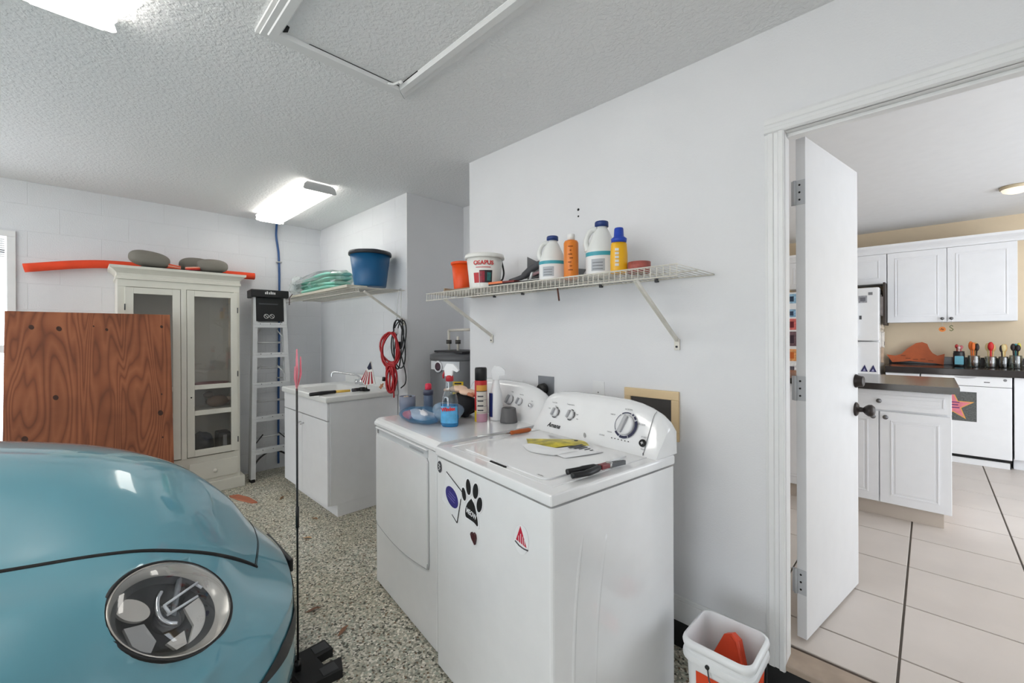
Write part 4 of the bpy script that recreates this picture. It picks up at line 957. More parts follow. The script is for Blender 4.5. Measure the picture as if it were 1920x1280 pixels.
t = thing('corner_trowel', 'dark steel drywall blade standing on edge against the wall on the shelf', 'trowel', (-1.50, 1.80, SZ), math.radians(0)); MB().prism([(-.145, 0), (.20, 0), (.26, .075), (.0, .12), (-.145, .19)], -.002, .002, M('blade_grey', (104, 104, 106), .45, metal=.5), Matrix.Rotation(math.pi/2, 4, 'X')).build('blade', t); MB().tube([(-.08, -.012, .04), (.02, -.014, .08), (.07, -.016, .09)], .016, dgrey_m, 10).build('handle', t); MB().tube([(-.1, -.012, .08), (-.04, -.014, .09)], .009, M('pinkish', (176, 140, 146), .5), 8).build('grip_mark', t)
def jug(label, x, y, r, h, rz):
    t_ = thing('bleach_jug', label, 'bottle', (x, y, SZ), rz); wm = M('jug_white', (228, 229, 226), .35)
    MB().lathe([(0, .004), (r*.9, .0), (r, .01), (r, h*.46), (r*.97, h*.5), (r*.80, h*.62), (r*.52, h*.80), (r*.36, h*.88), (r*.36, h*.93)], wm, 32, None, True, 1, .82).build('jug_body', t_)
    MB().lathe([(r*.44, h*.905), (r*.44, h*.985), (r*.40, h), (0, h)], M('cap_navy', (28, 56, 120), .4), 24, None, True).build('jug_cap', t_)
    MB().tube(crv([(-r*.30, 0, h*.87), (-r*.72, 0, h*.83), (-r*1.0, 0, h*.66), (-r*.90, 0, h*.48)]), [r*.2]*4+[r*.17]*10+[r*.2]*5, wm, 10).build('jug_handle', t_)
    b1 = MB(); 
    def band(z0, z1, mat, nm, a0=0, a1=360, off=.0012):
        P = [[((r+off)*math.cos(math.radians(a0+(a1-a0)*i/30)), (r+off)*.82*math.sin(math.radians(a0+(a1-a0)*i/30)), z) for z in (z0, z1)] for i in range(31)]
        return MB().grid(P, mat).build(nm, t_)
    band(h*.05, h*.40, M('label_white', (232, 232, 232), .5), 'label'); band(h*.37, h*.44, M('band_teal', (60, 160, 176), .4), 'teal_band', off=.002)
    lp_ = band(h*.10, h*.31, M('label_print', (176, 180, 186), .5), 'label_print', 225, 275, .002)
    for k in range(3): band(h*(.13+.055*k), h*(.14+.055*k), dgrey_m, 'print_line', 230, 268, .0026)
    return t_
jug('smaller white bleach jug with navy cap beside the orange bottle', -1.31, 1.615, .064, .222, math.radians(40))
jug('larger white bleach jug with navy cap and hollow handle next to the yellow bottle', -1.06, 1.66, .07, .255, math.radians(40))
t = thing('lotion_bottle', 'slim orange bottle with a white cap standing on the shelf', 'bottle', (-1.187, 1.60, SZ))
ob = M('bottle_orange', (226, 128, 40), .35)
MB().lathe([(0, 0), (.031, .0), (.034, .006), (.034, .168), (.029, .178), (.017, .182)], ob, 28).build('bottle_body', t); MB().lathe([(.0175, .181), (.0175, .208), (.016, .21), (0, .21)], M('cap_white', (238, 238, 236), .4), 22).build('bottle_cap', t)
for k in range(7): MB().tube([(.0345*math.cos(q), .0345*math.sin(q), .04+.018*k) for q in (math.radians(-75+10*(k % 2)), math.radians(-58), math.radians(-40-6*(k % 3)))], .0022, M('print_brown', (150, 74, 18), .5), 5).build('print_line', t)
t = thing('detergent_bottle', 'yellow bottle with a blue pour cap standing on the shelf', 'bottle', (-.937, 1.60, SZ), math.radians(43)); yb = M('bottle_yellow', (238, 178, 20), .35)
MB().lathe([(0, 0), (.033, 0), (.036, .008), (.036, .08), (.033, .125), (.026, .14)], yb, 28, None, True, 1, .7).build('bottle_body', t); MB().lathe([(.031, .132), (.033, .148), (.024, .155), (.021, .158), (.019, .19), (.017, .194), (0, .194)], M('cap_blue', (32, 68, 176), .4), 26).build('pour_cap', t)
for k in range(5): bx('print_mark', t, -.022, -.006, -.0262, -.0235, .03+.016*k, .041+.016*k, M('label_white', (232, 232, 232), .5), .002)
t = thing('tape_roll', 'red and brown roll of tape lying at the bare end of the shelf', 'tape', (-.865, 1.64, SZ)); MB().lathe([(.028, 0), (.046, 0), (.046, .045), (.028, .045), (.028, 0)], M('tape_red', (164, 84, 76), .6, var=.2, vscale=60), 28).build('tape_winding', t); MB().lathe([(.025, 0), (.028, 0), (.028, .045), (.025, .045), (.025, 0)], M('core_card', (190, 170, 150), .8), 28).build('core', t)
# ================================================================ ON TOP OF THE DRYER
def on_d(x, y, z=.926):
    v = Vector((-2.24, 1.17, 0))+Matrix.Rotation(A7, 3, 'Z') @ Vector((x, y, 0)); return (v.x, v.y, z)
t = thing('grey_cup', 'grey plastic cup holding small oddments at the corner of the dryer top', 'cup', on_d(.062, .165))
MB().lathe([(0, .004), (.040, .0), (.043, .008), (.044, .055), (.046, .058), (.046, .115), (.043, .115), (.041, .01), (0, .008)], M('cup_grey', (126, 132, 150), .35), 32).build('cup_body', t)
for k, (x, y, m_) in enumerate(((.015, .01, black_m), (-.01, -.01, M('tan', (190, 170, 150), .6)), (.0, .022, black_m), (-.02, .01, MATS['tan']))): MB().sph((x, y, .105), .012, .01, .01, m_, 10, 6).build('oddment', t)
t = thing('stain_remover_bottle', 'small clear bottle with a bright red cap behind the grey cup', 'bottle', on_d(.06, .30))
MB().lathe([(0, 0), (.026, 0), (.028, .006), (.028, .10), (.024, .115)], M('bottle_slate', (96, 112, 138), .3), 24).build('bottle_body', t); MB().lathe([(.03, .11), (.03, .135), (.022, .142)], M('collar_slate', (70, 74, 96), .4), 22).build('collar', t); MB().lathe([(.018, .138), (.020, .15), (.019, .172), (.014, .178), (0, .178)], M('cap_pinkred', (222, 44, 76), .4), 22).build('red_cap', t)
# bag of rags and gloves
t = thing('plastic_bag', 'translucent blue plastic bag with packets and gloves on the dryer', 'bag', on_d(.262, .195), A7)
blu = M('bag_blue', (70, 146, 196), .25, var=.15, vscale=20, alpha=.38)
def blob(name, c, r, mat, seed, amp=.2, par=t, n=20, m=12):
    rn = random.Random(seed); ph = [rn.uniform(0, 6.28) for _ in range(4)]; vs = []; fs = []
    for j in range(m+1):
        th = math.pi*j/m
        for i in range(n):
            a = 2*math.pi*i/n; k = 1+amp*(.5*math.sin(3*a+ph[0]+th)+.4*math.sin(2*a+ph[1]-3*th)+.3*math.sin(5*a+ph[2]))
            vs.append((c[0]+r[0]*k*math.sin(th)*math.cos(a), c[1]+r[1]*k*math.sin(th)*math.sin(a), max(.0005, c[2]+r[2]*k*math.cos(th))))
    for j in range(m):
        for i in range(n): fs.append((j*n+i, (j+1)*n+i, (j+1)*n+(i+1) % n, j*n+(i+1) % n))
    return MB().add(vs, fs, mat, True).build(name, par)
blob('bag_film', (-.02, -.03, .03), (.165, .105, .042), blu, 4, .16); blob('bag_film', (.10, .06, .05), (.09, .08, .05), M('bag_pale', (150, 178, 204), .3, alpha=.6), 9, .2)
blob('white_packet', (.03, -.05, .042), (.10, .05, .024), M('packet_white', (222, 220, 226), .5, var=.06), 12, .3); blob('red_packet', (-.08, -.075, .03), (.05, .03, .022), M('packet_red', (226, 92, 72), .5), 13, .15)
t2 = thing('black_cloth', 'crumpled black cloth under the tan gloves on the dryer', 'cloth', on_d(.235, .425), A7)
blob('cloth_heap', (0, 0, .06), (.14, .085, .065), M('black_cloth', (26, 26, 30), .9), 21, .2, t2)
t3 = thing('work_gloves', 'pair of pale tan work gloves on top of the black cloth', 'gloves', on_d(.235, .425, 1.052), A7); gm = M('glove_tan', (238, 202, 176), .7, var=.06)
blob('glove_palm', (-.03, 0, .022), (.07, .05, .022), gm, 31, .1, t3); blob('glove_palm', (.08, -.005, .015), (.07, .045, .018), gm, 33, .1, t3)
for k in range(4): MB().tube([(-.08+.0*k, -.03+.02*k, .018), (-.125-.006*(k % 2), -.04+.022*k, .010)], [.011, .009], gm, 8).build('finger', t3)
for k in range(4): MB().tube([(.13, -.035+.02*k, .012), (.175+.006*(k % 2), -.03+.02*k, .006)], [.011, .008], M('glove_rust', (206, 132, 100), .7), 8).build('finger', t3)
# blue glass cleaner spray
t = thing('glass_cleaner_bottle', 'clear spray bottle half full of blue glass cleaner on the dryer', 'spray bottle', on_d(.46, .215), math.radians(38))
lb = M('cleaner_blue', (30, 140, 206), .12, trans=.35); cb = glassy('clear_plastic', (232, 238, 240), .06, .12, 1.2)
pf = [(0, .003), (.040, .0), (.045, .008), (.046, .05), (.043, .095), (.044, .115)]
MB().lathe([(r, z) for r, z in pf]+[(0, .115)], lb, 30, None, True, 1, .62).build('blue_liquid', t)
MB().lathe([(.0465, .06), (.0438, .095), (.0445, .118), (.040, .15), (.030, .175), (.0225, .195), (.0215, .225), (.018, .235)], cb, 30, None, True, 1, .62, caps=False).build('bottle_shell', t)
P = [[(.0478*math.cos(math.radians(a)), .0478*.64*math.sin(math.radians(a)), z) for z in (.02, .105)] for a in np.linspace(205, 335, 16)]
MB().grid(P, M('label_cyan', (92, 176, 226), .4, var=.2, vscale=30)).build('label', t)
text('Windex', .026, M('windex_red', (214, 32, 40), .4), 'label_print', t, (0, -.0318, .092), (math.pi/2, math.radians(-6), 0), thick=.0012, bold=.0012, sx=.85)
MB().lathe([(.020, .232), (.020, .255), (.014, .262)], M('trigger_red', (190, 40, 52), .4), 22).build('trigger_collar', t)
sp = MB().prism([(-.022, 0), (.014, -.002), (.018, .03), (.040, .02), (.050, .030), (.020, .062), (-.012, .064), (-.026, .04)], -.012, .012, M('sprayer_white', (244, 244, 246), .35), Matrix.Translation((0, 0, .258)) @ RX); sp.build('spray_head', t)
MB().tube([(-.02, 0, .29), (-.034, 0, .262), (-.032, 0, .245)], .005, MATS['trigger_red'], 8).build('trigger', t)
# aerosol can
t = thing('aerosol_can', 'tall red and cream insect spray can with black cap on the dryer', 'spray can', on_d(.455, .412), math.radians(40))
MB().lathe([(0, .002), (.033, 0), (.034, .006), (.034, .215), (.031, .224), (.028, .226)], red_m, 30).build('can_body', t); MB().lathe([(.033, .223), (.033, .283), (.030, .291), (0, .292)], black_m, 28).build('can_cap', t)
def can_panel(a0, a1, z0, z1, mat, nm, off=.0008):
    P = [[((.034+off)*math.cos(math.radians(a)), (.034+off)*math.sin(math.radians(a)), z) for z in (z0, z1)] for a in np.linspace(a0, a1, 14)]; return MB().grid(P, mat).build(nm, t)
can_panel(235, 345, .045, .165, M('can_cream', (214, 206, 196), .4), 'cream_label'); can_panel(235, 345, .165, .198, M('can_amber', (214, 150, 60), .4), 'amber_band'); can_panel(235, 345, .0, .045, M('can_mauve', (198, 150, 168), .4), 'mauve_band'); can_panel(200, 235, .0, .06, M('energy_yellow', (232, 196, 40), .5), 'yellow_edge'); can_panel(235, 345, .163, .167, black_m, 'label_line', .0014)
for k in range(4): can_panel(248, 300, .06+.025*k, .067+.025*k, dgrey_m, 'label_print', .0016)
for k in range(3): can_panel(240, 340, .05+.034*k, .0515+.034*k, black_m, 'label_rule', .0016)
t = thing('white_spray_bottle', 'white trigger spray bottle with a navy label behind the insect spray', 'spray bottle', on_d(.485, .492), math.radians(40)); wsm = M('spray_white', (240, 240, 242), .35)
MB().lathe([(0, .002), (.036, 0), (.039, .008), (.037, .08), (.031, .15), (.020, .20), (.017, .225)], wsm, 28, None, True, 1, .75).build('bottle_body', t); MB().prism([(-.018, 0), (.018, 0), (.02, .02), (.048, .026), (.052, .05), (.03, .07), (-.01, .075), (-.024, .05)], -.014, .014, wsm, Matrix.Translation((0, 0, .222)) @ RX).build('spray_head', t)
P = [[(.0385*math.cos(math.radians(a)), .0385*.76*math.sin(math.radians(a)), z) for z in (.02, .15)] for a in np.linspace(180, 245, 10)]; MB().grid(P, M('label_navy', (34, 52, 112), .4)).build('navy_label', t)
t = thing('rubber_cup', 'grey rubber coupling cup beside the dryer dials', 'cup', on_d(.572, .512)); MB().lathe([(.047, 0), (.046, .01), (.038, .075), (.032, .078), (.03, .07), (.034, .02), (0, .018)], M('rubber_grey', (104, 103, 104), .7), 32).build('cup_body', t)
# ================================================================ WALL PLATES behind the machines
t = thing('dryer_outlet', 'square steel outlet plate with a black plug behind the dryer', 'outlet', (-1.574, YL, 1.097)); bx('plate', t, -.058, .058, -.006, 0, -.058, .058, M('plate_steel', (134, 136, 140), .4, metal=.6), .002); MB().cyl((-.012, -.006, -.015), (-.012, -.035, -.018), .032, black_m, 22).build('plug', t); MB().tube(crv([(-.012, -.035, -.03), (-.005, -.05, -.08), (.02, -.05, -.2)]), .012, black_m, 10).build('cord', t)
t = thing('washer_outlet', 'small white outlet plate with a black plug behind the washer', 'outlet', (-1.221, YL, 1.095)); bx('plate', t, -.035, .035, -.005, 0, -.057, .057, trim_m, .002); MB().cyl((.0, -.005, 0), (0, -.0065, 0), .003, dgrey_m, 8).build('screw', t); bx('plug', t, -.018, .018, -.04, -.005, -.045, -.012, black_m, .006); MB().tube(crv([(0, -.03, -.04), (.0, -.045, -.08), (.01, -.045, -.2)]), .006, black_m, 8).build('cord', t)
t = thing('washer_valve_box', 'beige framed recessed valve box in the wall behind the washer', 'valve box', (-.932, YL, 1.024)); bei = M('box_beige', (226, 200, 158), .5)
for q in ((-.135, .135, .072, .112), (-.135, .135, -.112, -.072), (-.135, -.103, -.072, .072), (.100, .135, -.072, .072)): bx('frame_side', t, q[0], q[1], -.014, 0, q[2], q[3], bei, .003)
bx('recess_panel', t, -.103, .10, -.004, -.0005, -.072, .072, M('recess_dark', (66, 63, 62), .6), 0)
MB().cyl((.03, -.004, .0), (.03, -.03, .0), .012, M('valve_dark', (70, 66, 62), .5), 12).build('valve', t)
# ================================================================ WHITE PAIL on the floor by the door
t = thing('square_pail', 'white square plastic pail with orange label on the floor by the doorway', 'bucket', (-.502, 1.553, 0)); pw = M('pail_white', (238, 239, 240), .3)
prof_ = [(.172, .002, .03), (.178, .012, .032), (.205, .285, .036), (.226, .290, .040), (.230, .300, .042), (.226, .312, .040), (.210, .316, .038), (.210, .328, .038), (.226, .332, .040), (.231, .342, .042), (.226, .352, .040), (.212, .357, .036), (.206, .357, .034), (.202, .345, .032), (.172, .02, .028), (.05, .018, .02)]
R = [[(x, y, z) for x, y in rpoly(w, w*1.0, r, 5)] for w, z, r in prof_]; k = len(R[0]); vs = [p for q in R for p in q]; fs = [(i*k+j, i*k+(j+1) % k, (i+1)*k+(j+1) % k, (i+1)*k+j) for i in range(len(R)-1) for j in range(k)]; fs += [tuple(range(k-1, -1, -1)), tuple((len(R)-1)*k+j for j in range(k))]
MB().add(vs, fs, pw, True).build('pail_body', t, auto=50)
pl_m = M('label_orange', (226, 74, 34), .45)
def side_panel(face, u0, u1, z0, z1, mat, nm, off=.0015):
    """flat label on a tapered side: face 0 = -y, 1 = +x"""
    vs = []
    for u, z in ((u0, z0), (u1, z0), (u1, z1), (u0, z1)):
        hwd = (.089+(.1025-.089)*(z-.012)/.273)+off; vs.append((u, -hwd, z) if face == 0 else (hwd, u, z))
    return MB().add(vs, [(0, 1, 2, 3)], mat).build(nm, t)
side_panel(0, -.062, .07, .20, .262, pl_m, 'orange_label'); side_panel(0, -.062, .07, .08, .198, M('label_white', (232, 232, 232), .5), 'white_label'); side_panel(1, -.06, .06, .10, .26, pl_m, 'orange_label'); 
for k in range(3): side_panel(0, -.02+.03*k, .002+.03*k, .222, .246, MATS['label_white'], 'label_mark', .003)
for k in range(3): side_panel(0, -.05, .05-.012*k, .165-.024*k, .172-.024*k, grey_m, 'label_line', .003)
MB().tube(crv([(-.02, -.116, .30), (-.005, -.122, .25), (.04, -.118, .20), (.09, -.112, .17)]), .0025, dgrey_m, 6).build('wire_handle', t); MB().cyl((-.02, -.113, .302), (-.02, -.119, .302), .007, black_m, 10).build('handle_pivot', t)
t = thing('orange_scoop', 'orange triangular plastic scoop standing inside the white pail', 'scoop', (-.490, 1.535, .0215), math.radians(-14)); og = M('scoop_orange', (214, 66, 28), .45)
TT = Matrix.Rotation(math.radians(80), 4, 'X'); tp = [(-.070, .0), (.070, .0), (.070, .16), (.010, .325), (-.015, .335), (-.04, .32), (-.072, .24), (-.078, .22)]
MB().prism([(x*1.0, y) for x, y in tp], -.012, .012, og, TT).build('scoop_blade', t); MB().tube([TT @ Vector((x, y, .014)) for x, y in ((.066, .03), (.066, .16), (.008, .32), (-.013, .33))], .006, og, 8).build('scoop_edge', t)
# ================================================================ PARKING GUIDE POLE
t = thing('parking_guide', 'black base with a thin flexible pole and pink flags in front of the blue car', 'parking guide', (-1.835, .645, 0))
bp_ = [(-.07, -.06), (.11, -.045), (.125, .10), (.055, .125), (.045, .055), (-.015, .05), (-.02, .12), (-.10, .115), (-.095, .0)]
MB().prism(bp_, 0, .034, rubber_m).build('base', t)
for x, y in ((-.06, .08), (.085, .06)): MB().box(x-.025, x+.025, y-.03, y+.03, .034, .037, M('pad_top', (62, 62, 64), .7), .001).build('base_pad', t)
MB().cyl((.0, -.03, .034), (.0, -.03, .075), .012, black_m, 14).build('socket', t)
MB().tube([(.0, -.03, .06), (.003, -.031, .62), (.006, -.032, 1.18)], .0042, black_m, 8).build('pole', t); MB().cyl((.003, -.031, .615), (.0034, -.031, .70), .0068, black_m, 10).build('pole_joint', t)
pk = M('flag_pink', (232, 92, 116), .4, alpha=.75)
for k, (dx, dy, z0, z1, w) in enumerate(((-.002, .0, 1.17, 1.34, .020), (.016, .008, 1.17, 1.31, .017), (-.008, -.006, 1.17, 1.27, .015))): MB().add([(.006-w*.3, -.032, z0), (.006+w*.3, -.034, z0), (.006+dx+w, -.032+dy, (z0+z1)/2), (.006+dx+w*.6, -.032+dy, z1), (.006+dx-w*.5, -.03+dy, z1), (.006+dx-w, -.03+dy, (z0+z1)/2)], [(0, 1, 2, 5), (5, 2, 3, 4)], pk).build('pink_flag', t)
# ================================================================ LITTER ON THE FLOOR
o = MB().prism([(-.19, -.06), (-.05, -.03), (.12, .035), (.14, .07), (-.02, .05), (-.17, .0)], 0.0005, .012, M('terracotta', (178, 108, 80), .8, var=.12)).build('slate_piece', None, (-4.13, .955, 0)); tag(o, 'flat terracotta coloured slab on the floor beyond the car nose', 'slab')
for k, (x, y, rz, m_, lb_) in enumerate(((-3.05, 1.085, .5, (196, 160, 120), 'curled pale brown leaf on the floor in front of the dryer'), (-3.33, 1.24, .2, (150, 112, 78), 'brown leaf on the floor under the sink cabinet edge'), (-2.23, .82, 1.2, (138, 104, 84), 'reddish crumbled leaf on the floor beside the dryer'), (-1.97, .86, 2.0, (150, 110, 86), 'small rust-brown leaf near the parking guide base'), (-3.95, 1.2, 2.4, (120, 90, 62), 'dark dry leaf at the sink cabinet corner'))):
    P = [[(x_, (.018*math.sin(math.pi*min(.97, max(.03, (x_+.06)/.12))))*s, .003+.010*abs(s)*math.sin((x_+.06)*20)**2+.004*math.sin(x_*40)+.004) for s in (-1, -.4, 0, .4, 1)] for x_ in np.linspace(-.06, .06, 9)]
    o = MB().grid(P, M('leaf_%d' % k, m_, .8, var=.2, vscale=40)).build('dry_leaf', None, (x, y, 0), (0, 0, rz)); o.scale = (.62, .62, .62); tag(o, lb_, 'leaf', 'dry leaves on the garage floor')
# ================================================================ KITCHEN
CT = 1.05
ctop = M('dark_laminate', (44, 38, 36), .16, var=.15, vscale=9)
def shaker(name, parent, x0, x1, y, z0, z1, fr=.055, mat=cab_m, th=.02):
    """raised-panel front, face toward -y at y"""
    o = MB().box(x0, x1, y, y+th, z0, z1, mat, .003).build(name, parent)
    a, b_, c, d = x0+fr, x1-fr, z0+fr, z1-fr
    if b_-a > .03 and d-c > .03:
        m = MB(); g = .010
        for (p0, p1, q0, q1) in ((a, b_, c, c+g), (a, b_, d-g, d), (a, a+g, c+g, d-g), (b_-g, b_, c+g, d-g)): m.box(p0, p1, y-.004, y+.001, q0, q1, mat, .002)
        m.build('panel_moulding', o); MB().box(a+.022, b_-.022, y-.003, y+.001, c+.022, d-.022, mat, .003).build('raised_panel', o)
    return o
def knob(parent, x, y, z, m=nickel_m):
    return MB().lathe([(.006, 0), (.005, .01), (.014, .018), (.015, .024), (0, .029)], m, 16, Matrix.Translation((x, y, z)) @ Matrix.Rotation(math.pi/2, 4, 'X')).build('knob', parent)
# ---- island
isl = thing('kitchen_island', 'white kitchen island cabinet with raised panel doors', 'cabinet', (0, 3.82, KZ))
bx('carcass', isl, -1.3, .079, .02, .72, .10, .873, cab_m, .001); bx('end_panel', isl, .079, .099, .0205, .72, .10, .873, cab_m, .002); bx('toe_kick', isl, -1.28, .064, .05, .70, 0, .10, M('toe_beige', (196, 184, 172), .6), .001)
dr = shaker('drawer', isl, -.59, .099, -.0, .735, .868, .03); knob(dr, -.245, -.004, .795)
d1 = shaker('door', isl, -.243, .099, 0, .105, .722); knob(d1, -.212, -.004, .688)
d2 = shaker('door', isl, -.59, -.249, 0, .105, .722); knob(d2, -.276, -.004, .686)
d3 = shaker('door', isl, -1.29, -.60, 0, .105, .868)
it = MB().prism([(-1.35, 3.775), (.133, 3.775), (.133, 4.60), (-1.35, 4.60)], KZ+.8735, KZ+.915, ctop).build('island_worktop'); tag(it, 'dark brown laminate worktop on the white kitchen island', 'worktop')
# ---- base run along the far wall
bs = thing('base_cabinet', 'narrow white base cabinet between the fridge and the dishwasher', 'cabinet', (-.33, 5.95, KZ)); bx('carcass', bs, 0, .262, 0, .6, .1, .843, cab_m, .001); shaker('drawer', bs, .002, .26, -.02, .735, .84, .03); dd = shaker('door', bs, .002, .26, -.02, .105, .725); knob(dd, .22, -.024, .68); bx('toe_kick', bs, 0, .262, .05, .6, 0, .1, cab_m)
bs = thing('base_cabinet', 'long white base cabinet beyond the dishwasher', 'cabinet', (.548, 5.95, KZ)); bx('carcass', bs, 0, 1.7, 0, .6, .1, .843, cab_m, .001); bx('filler_strip', bs, 0, .075, -.02, 0, .1, .843, cab_m, .002)
for k in range(3):
    x0 = .08+.54*k; q = shaker('drawer', bs, x0, x0+.53, -.02, .735, .84, .03); knob(q, x0+.265, -.024, .787); q = shaker('door', bs, x0, x0+.53, -.02, .105, .725); knob(q, x0+.06, -.024, .68)
bx('toe_kick', bs, 0, 1.7, .05, .6, 0, .1, cab_m)
dw = thing('dishwasher', 'white dishwasher with a star poster under the dark counter', 'dishwasher', (-.062, 5.93, KZ)); wd = .597
bx('tub', dw, .004, wd-.004, .03, .58, .0, .838, dark_m); bx('door', dw, 0, wd, 0, .03, .085, .744, white_m, .004); cpn = bx('control_panel', dw, 0, wd, -.004, .03, .748, .842, white_m, .004)
MB().prism([(x, -.016*math.sin(math.pi*(x-.23)/.15)**.6 if 0 < (x-.23)/.15 < .999 else 0) for x in np.linspace(.23, .38, 14)], 0, .0015, M('handle_shade', (186, 184, 186), .5), Matrix.Translation((0, -.0042, .832)) @ RX).build('pocket_handle', cpn)
bx('display', cpn, .425, .462, -.0052, -.003, .785, .792, black_m, 0); MB().prism(ell(.012, .012, 12), 0, .001, grey_m, Matrix.Translation((.555, -.0042, .815)) @ RX).build('badge', cpn)
bx('vent', dw, .004, wd-.004, .004, .03, .06, .082, dark_m, .001); bx('kick_panel', dw, .006, wd-.012, .012, .03, .0, .058, white_m, .002)
ct = MB().box(-.332, 2.26, 5.90, 6.565, KZ+.8435, CT, ctop, .006).build('counter_worktop'); tag(ct, 'long dark counter worktop along the beige kitchen wall', 'worktop')
bsp = MB().box(-.332, 2.26, 6.545, 6.566, CT+.0005, 1.135, ctop, .003).build('counter_backsplash'); tag(bsp, 'low dark backsplash strip standing on the kitchen counter', 'backsplash')
# ---- poster on the dishwasher
po = thing('star_poster', 'grey speckled poster with a pink and orange star on the dishwasher', 'poster', (.16, 5.928, .69))
MB().box(-.157, .157, -.0015, 0, -.14, .14, M('speckled_grey', (92, 94, 92), .6, var=.35, vscale=90), 0).build('sheet', po)
def starp(R_, r_, cx=0, cy=0): return [(cx+(R_ if i % 2 == 0 else r_)*math.sin(math.pi*i/5), cy+(R_ if i % 2 == 0 else r_)*math.cos(math.pi*i/5)) for i in range(10)]
MB().prism(starp(.15, .06), .0016, .0022, M('star_gold', (224, 166, 84), .5), RX).build('star_edge', po); MB().prism(starp(.128, .051), .0023, .0028, M('star_pink', (222, 126, 138), .5, var=.2, vscale=12), RX).build('star_face', po)
for k in range(3): bx('star_print', po, -.04+.006*k, .045-.008*(k % 2), -.0034, -.0029, .03-.026*k, .040-.026*k, M('print_purple', (104, 50, 110), .5), 0)
# ---- upper cabinets
def upper(label, x0, x1, z0, doors, kn):
    t_ = thing('wall_cabinet', label, 'cabinet', (x0, 6.25, z0)); bx('carcass', t_, 0, x1-x0, 0, .315, 0, 2.268-z0, cab_m, .001)
    n_ = len(doors)
    for (a, b_), kx in zip(doors, kn):
        q = shaker('door', t_, a-x0, b_-x0, -.02, .002, 2.266-z0, .06)
        if kx is not None: knob(q, kx-x0, -.024, .035)
    return t_
upper('white two-door wall cabinet hung above the dark counter', -.33, .60, 1.506, ((-.328, .128), (.132, .598)), (.095, .160))
upper('shallow white wall cabinet above the refrigerator', -1.27, -.334, 1.94, ((-1.268, -.80), (-.796, -.336)), (None, None))
cr = [(0, 0), (-.025, 0), (-.03, .02), (-.045, .04), (-.075, .065), (-.08, .09), (0, .09)]
T = Matrix(((0, 0, 1, 0), (1, 0, 0, 6.255), (0, 1, 0, 2.268), (0, 0, 0, 1)))
o = MB().prism([(y-.0, z+.0005) for y, z in cr], -1.30, .655, cab_m, T).build('crown_moulding'); tag(o, 'white crown moulding running along the top of the wall cabinets', 'moulding')
# charms on the knobs
t = thing('knob_charm', 'round orange charm hanging from a wall cabinet knob', 'charm', (.095, 6.208, 1.43)); MB().prism(ell(.026, .026, 24), 0, .005, M('charm_orange', (222, 128, 52), .5), RX).build('charm_disc', t); MB().tube(crv([(.0, .0, .026), (.0, .002, .06), (0, .003, .10)]), .0015, steel_m, 6).build('charm_string', t); MB().tube(crv([(-.012, -.006, -.004), (-.004, -.006, .008), (.004, -.006, -.006), (.012, -.006, .006)]), .003, M('charm_brown', (120, 60, 20), .5), 6).build('charm_mark', t)
t = thing('letter_charm', 'small olive letter S charm hanging from a wall cabinet knob', 'charm', (.160, 6.208, 1.44)); MB().tube(crv([(.012, 0, .02), (0, 0, .028), (-.012, 0, .016), (0, 0, .002), (.012, 0, -.012), (0, 0, -.026), (-.013, 0, -.016)]), .0035, M('olive', (120, 126, 76), .5), 6).build('letter_s', t); MB().tube([(0, 0, .028), (0, .002, .095)], .0012, steel_m, 6).build('charm_string', t)
# ---- refrigerator
fr = thing('refrigerator', 'white top-freezer refrigerator covered with pictures and magnets', 'refrigerator', (-.815, 5.86, KZ)); hw_ = .443
bx('body', fr, -hw_, hw_, .07, .66, .04, 1.735, white_m, .012); bx('freezer_door', fr, -hw_, hw_, -.01, .068, 1.172, 1.735, white_m, .016, 3); bx('fridge_door', fr, -hw_, hw_, -.01, .068, .06, 1.160, white_m, .016, 3); bx('kick_grille', fr, -hw_+.01, hw_-.01, .02, .06, 0, .045, dgrey_m)
bx('door_handle', fr, .23, .27, -.04, -.01, 1.21, 1.62, white_m, .01); bx('door_handle', fr, .23, .27, -.04, -.01, .72, 1.12, white_m, .01); bx('badge', fr, .355, .39, -.013, -.009, 1.655, 1.685, grey_m, .001)
def pin(label, x, z, w_, h_, col, cat='magnet', acc=None):
    t_ = thing('fridge_picture', label, cat, (x, 5.8485, z)); bx('card', t_, -w_/2, w_/2, -.002, 0, -h_/2, h_/2, M('card_%d_%d_%d' % col, col, .5, var=.3, vscale=40), 0)
    if acc: bx('card_picture', t_, -w_*.32, w_*.32, -.003, -.0021, -h_*.3, h_*.25, M('card_%d_%d_%d' % acc, acc, .5), 0)
for a in (('blue snapshot at the top of the refrigerator door', -1.17, 1.80, .13, .11, (150, 190, 216), 'picture', (40, 60, 84)), ('small pale blue snapshot on the refrigerator', -1.17, 1.63, .12, .09, (140, 180, 210), 'picture', (50, 70, 96)), ('coral red card pinned on the refrigerator', -1.17, 1.50, .13, .13, (216, 110, 104), 'card', (110, 30, 40)), ('plum coloured photograph on the refrigerator', -1.17, 1.33, .13, .17, (110, 84, 92), 'photograph', (60, 40, 54)), ('orange picture card on the refrigerator', -1.17, 1.14, .13, .14, (232, 160, 100), 'card', (200, 100, 40)), ('white note with dark drawing on the refrigerator', -1.17, .97, .14, .15, (232, 228, 228), 'note', (90, 84, 92)), ('grey photograph near the top of the freezer door', -.505, 1.755, .07, .075, (156, 156, 160), 'photograph', (110, 110, 116)), ('tiny dark magnet on the freezer door', -.525, 1.56, .02, .04, (80, 80, 84), 'magnet', None)): pin(a[0], a[1], a[2], a[3], a[4], a[5], a[6], a[7])
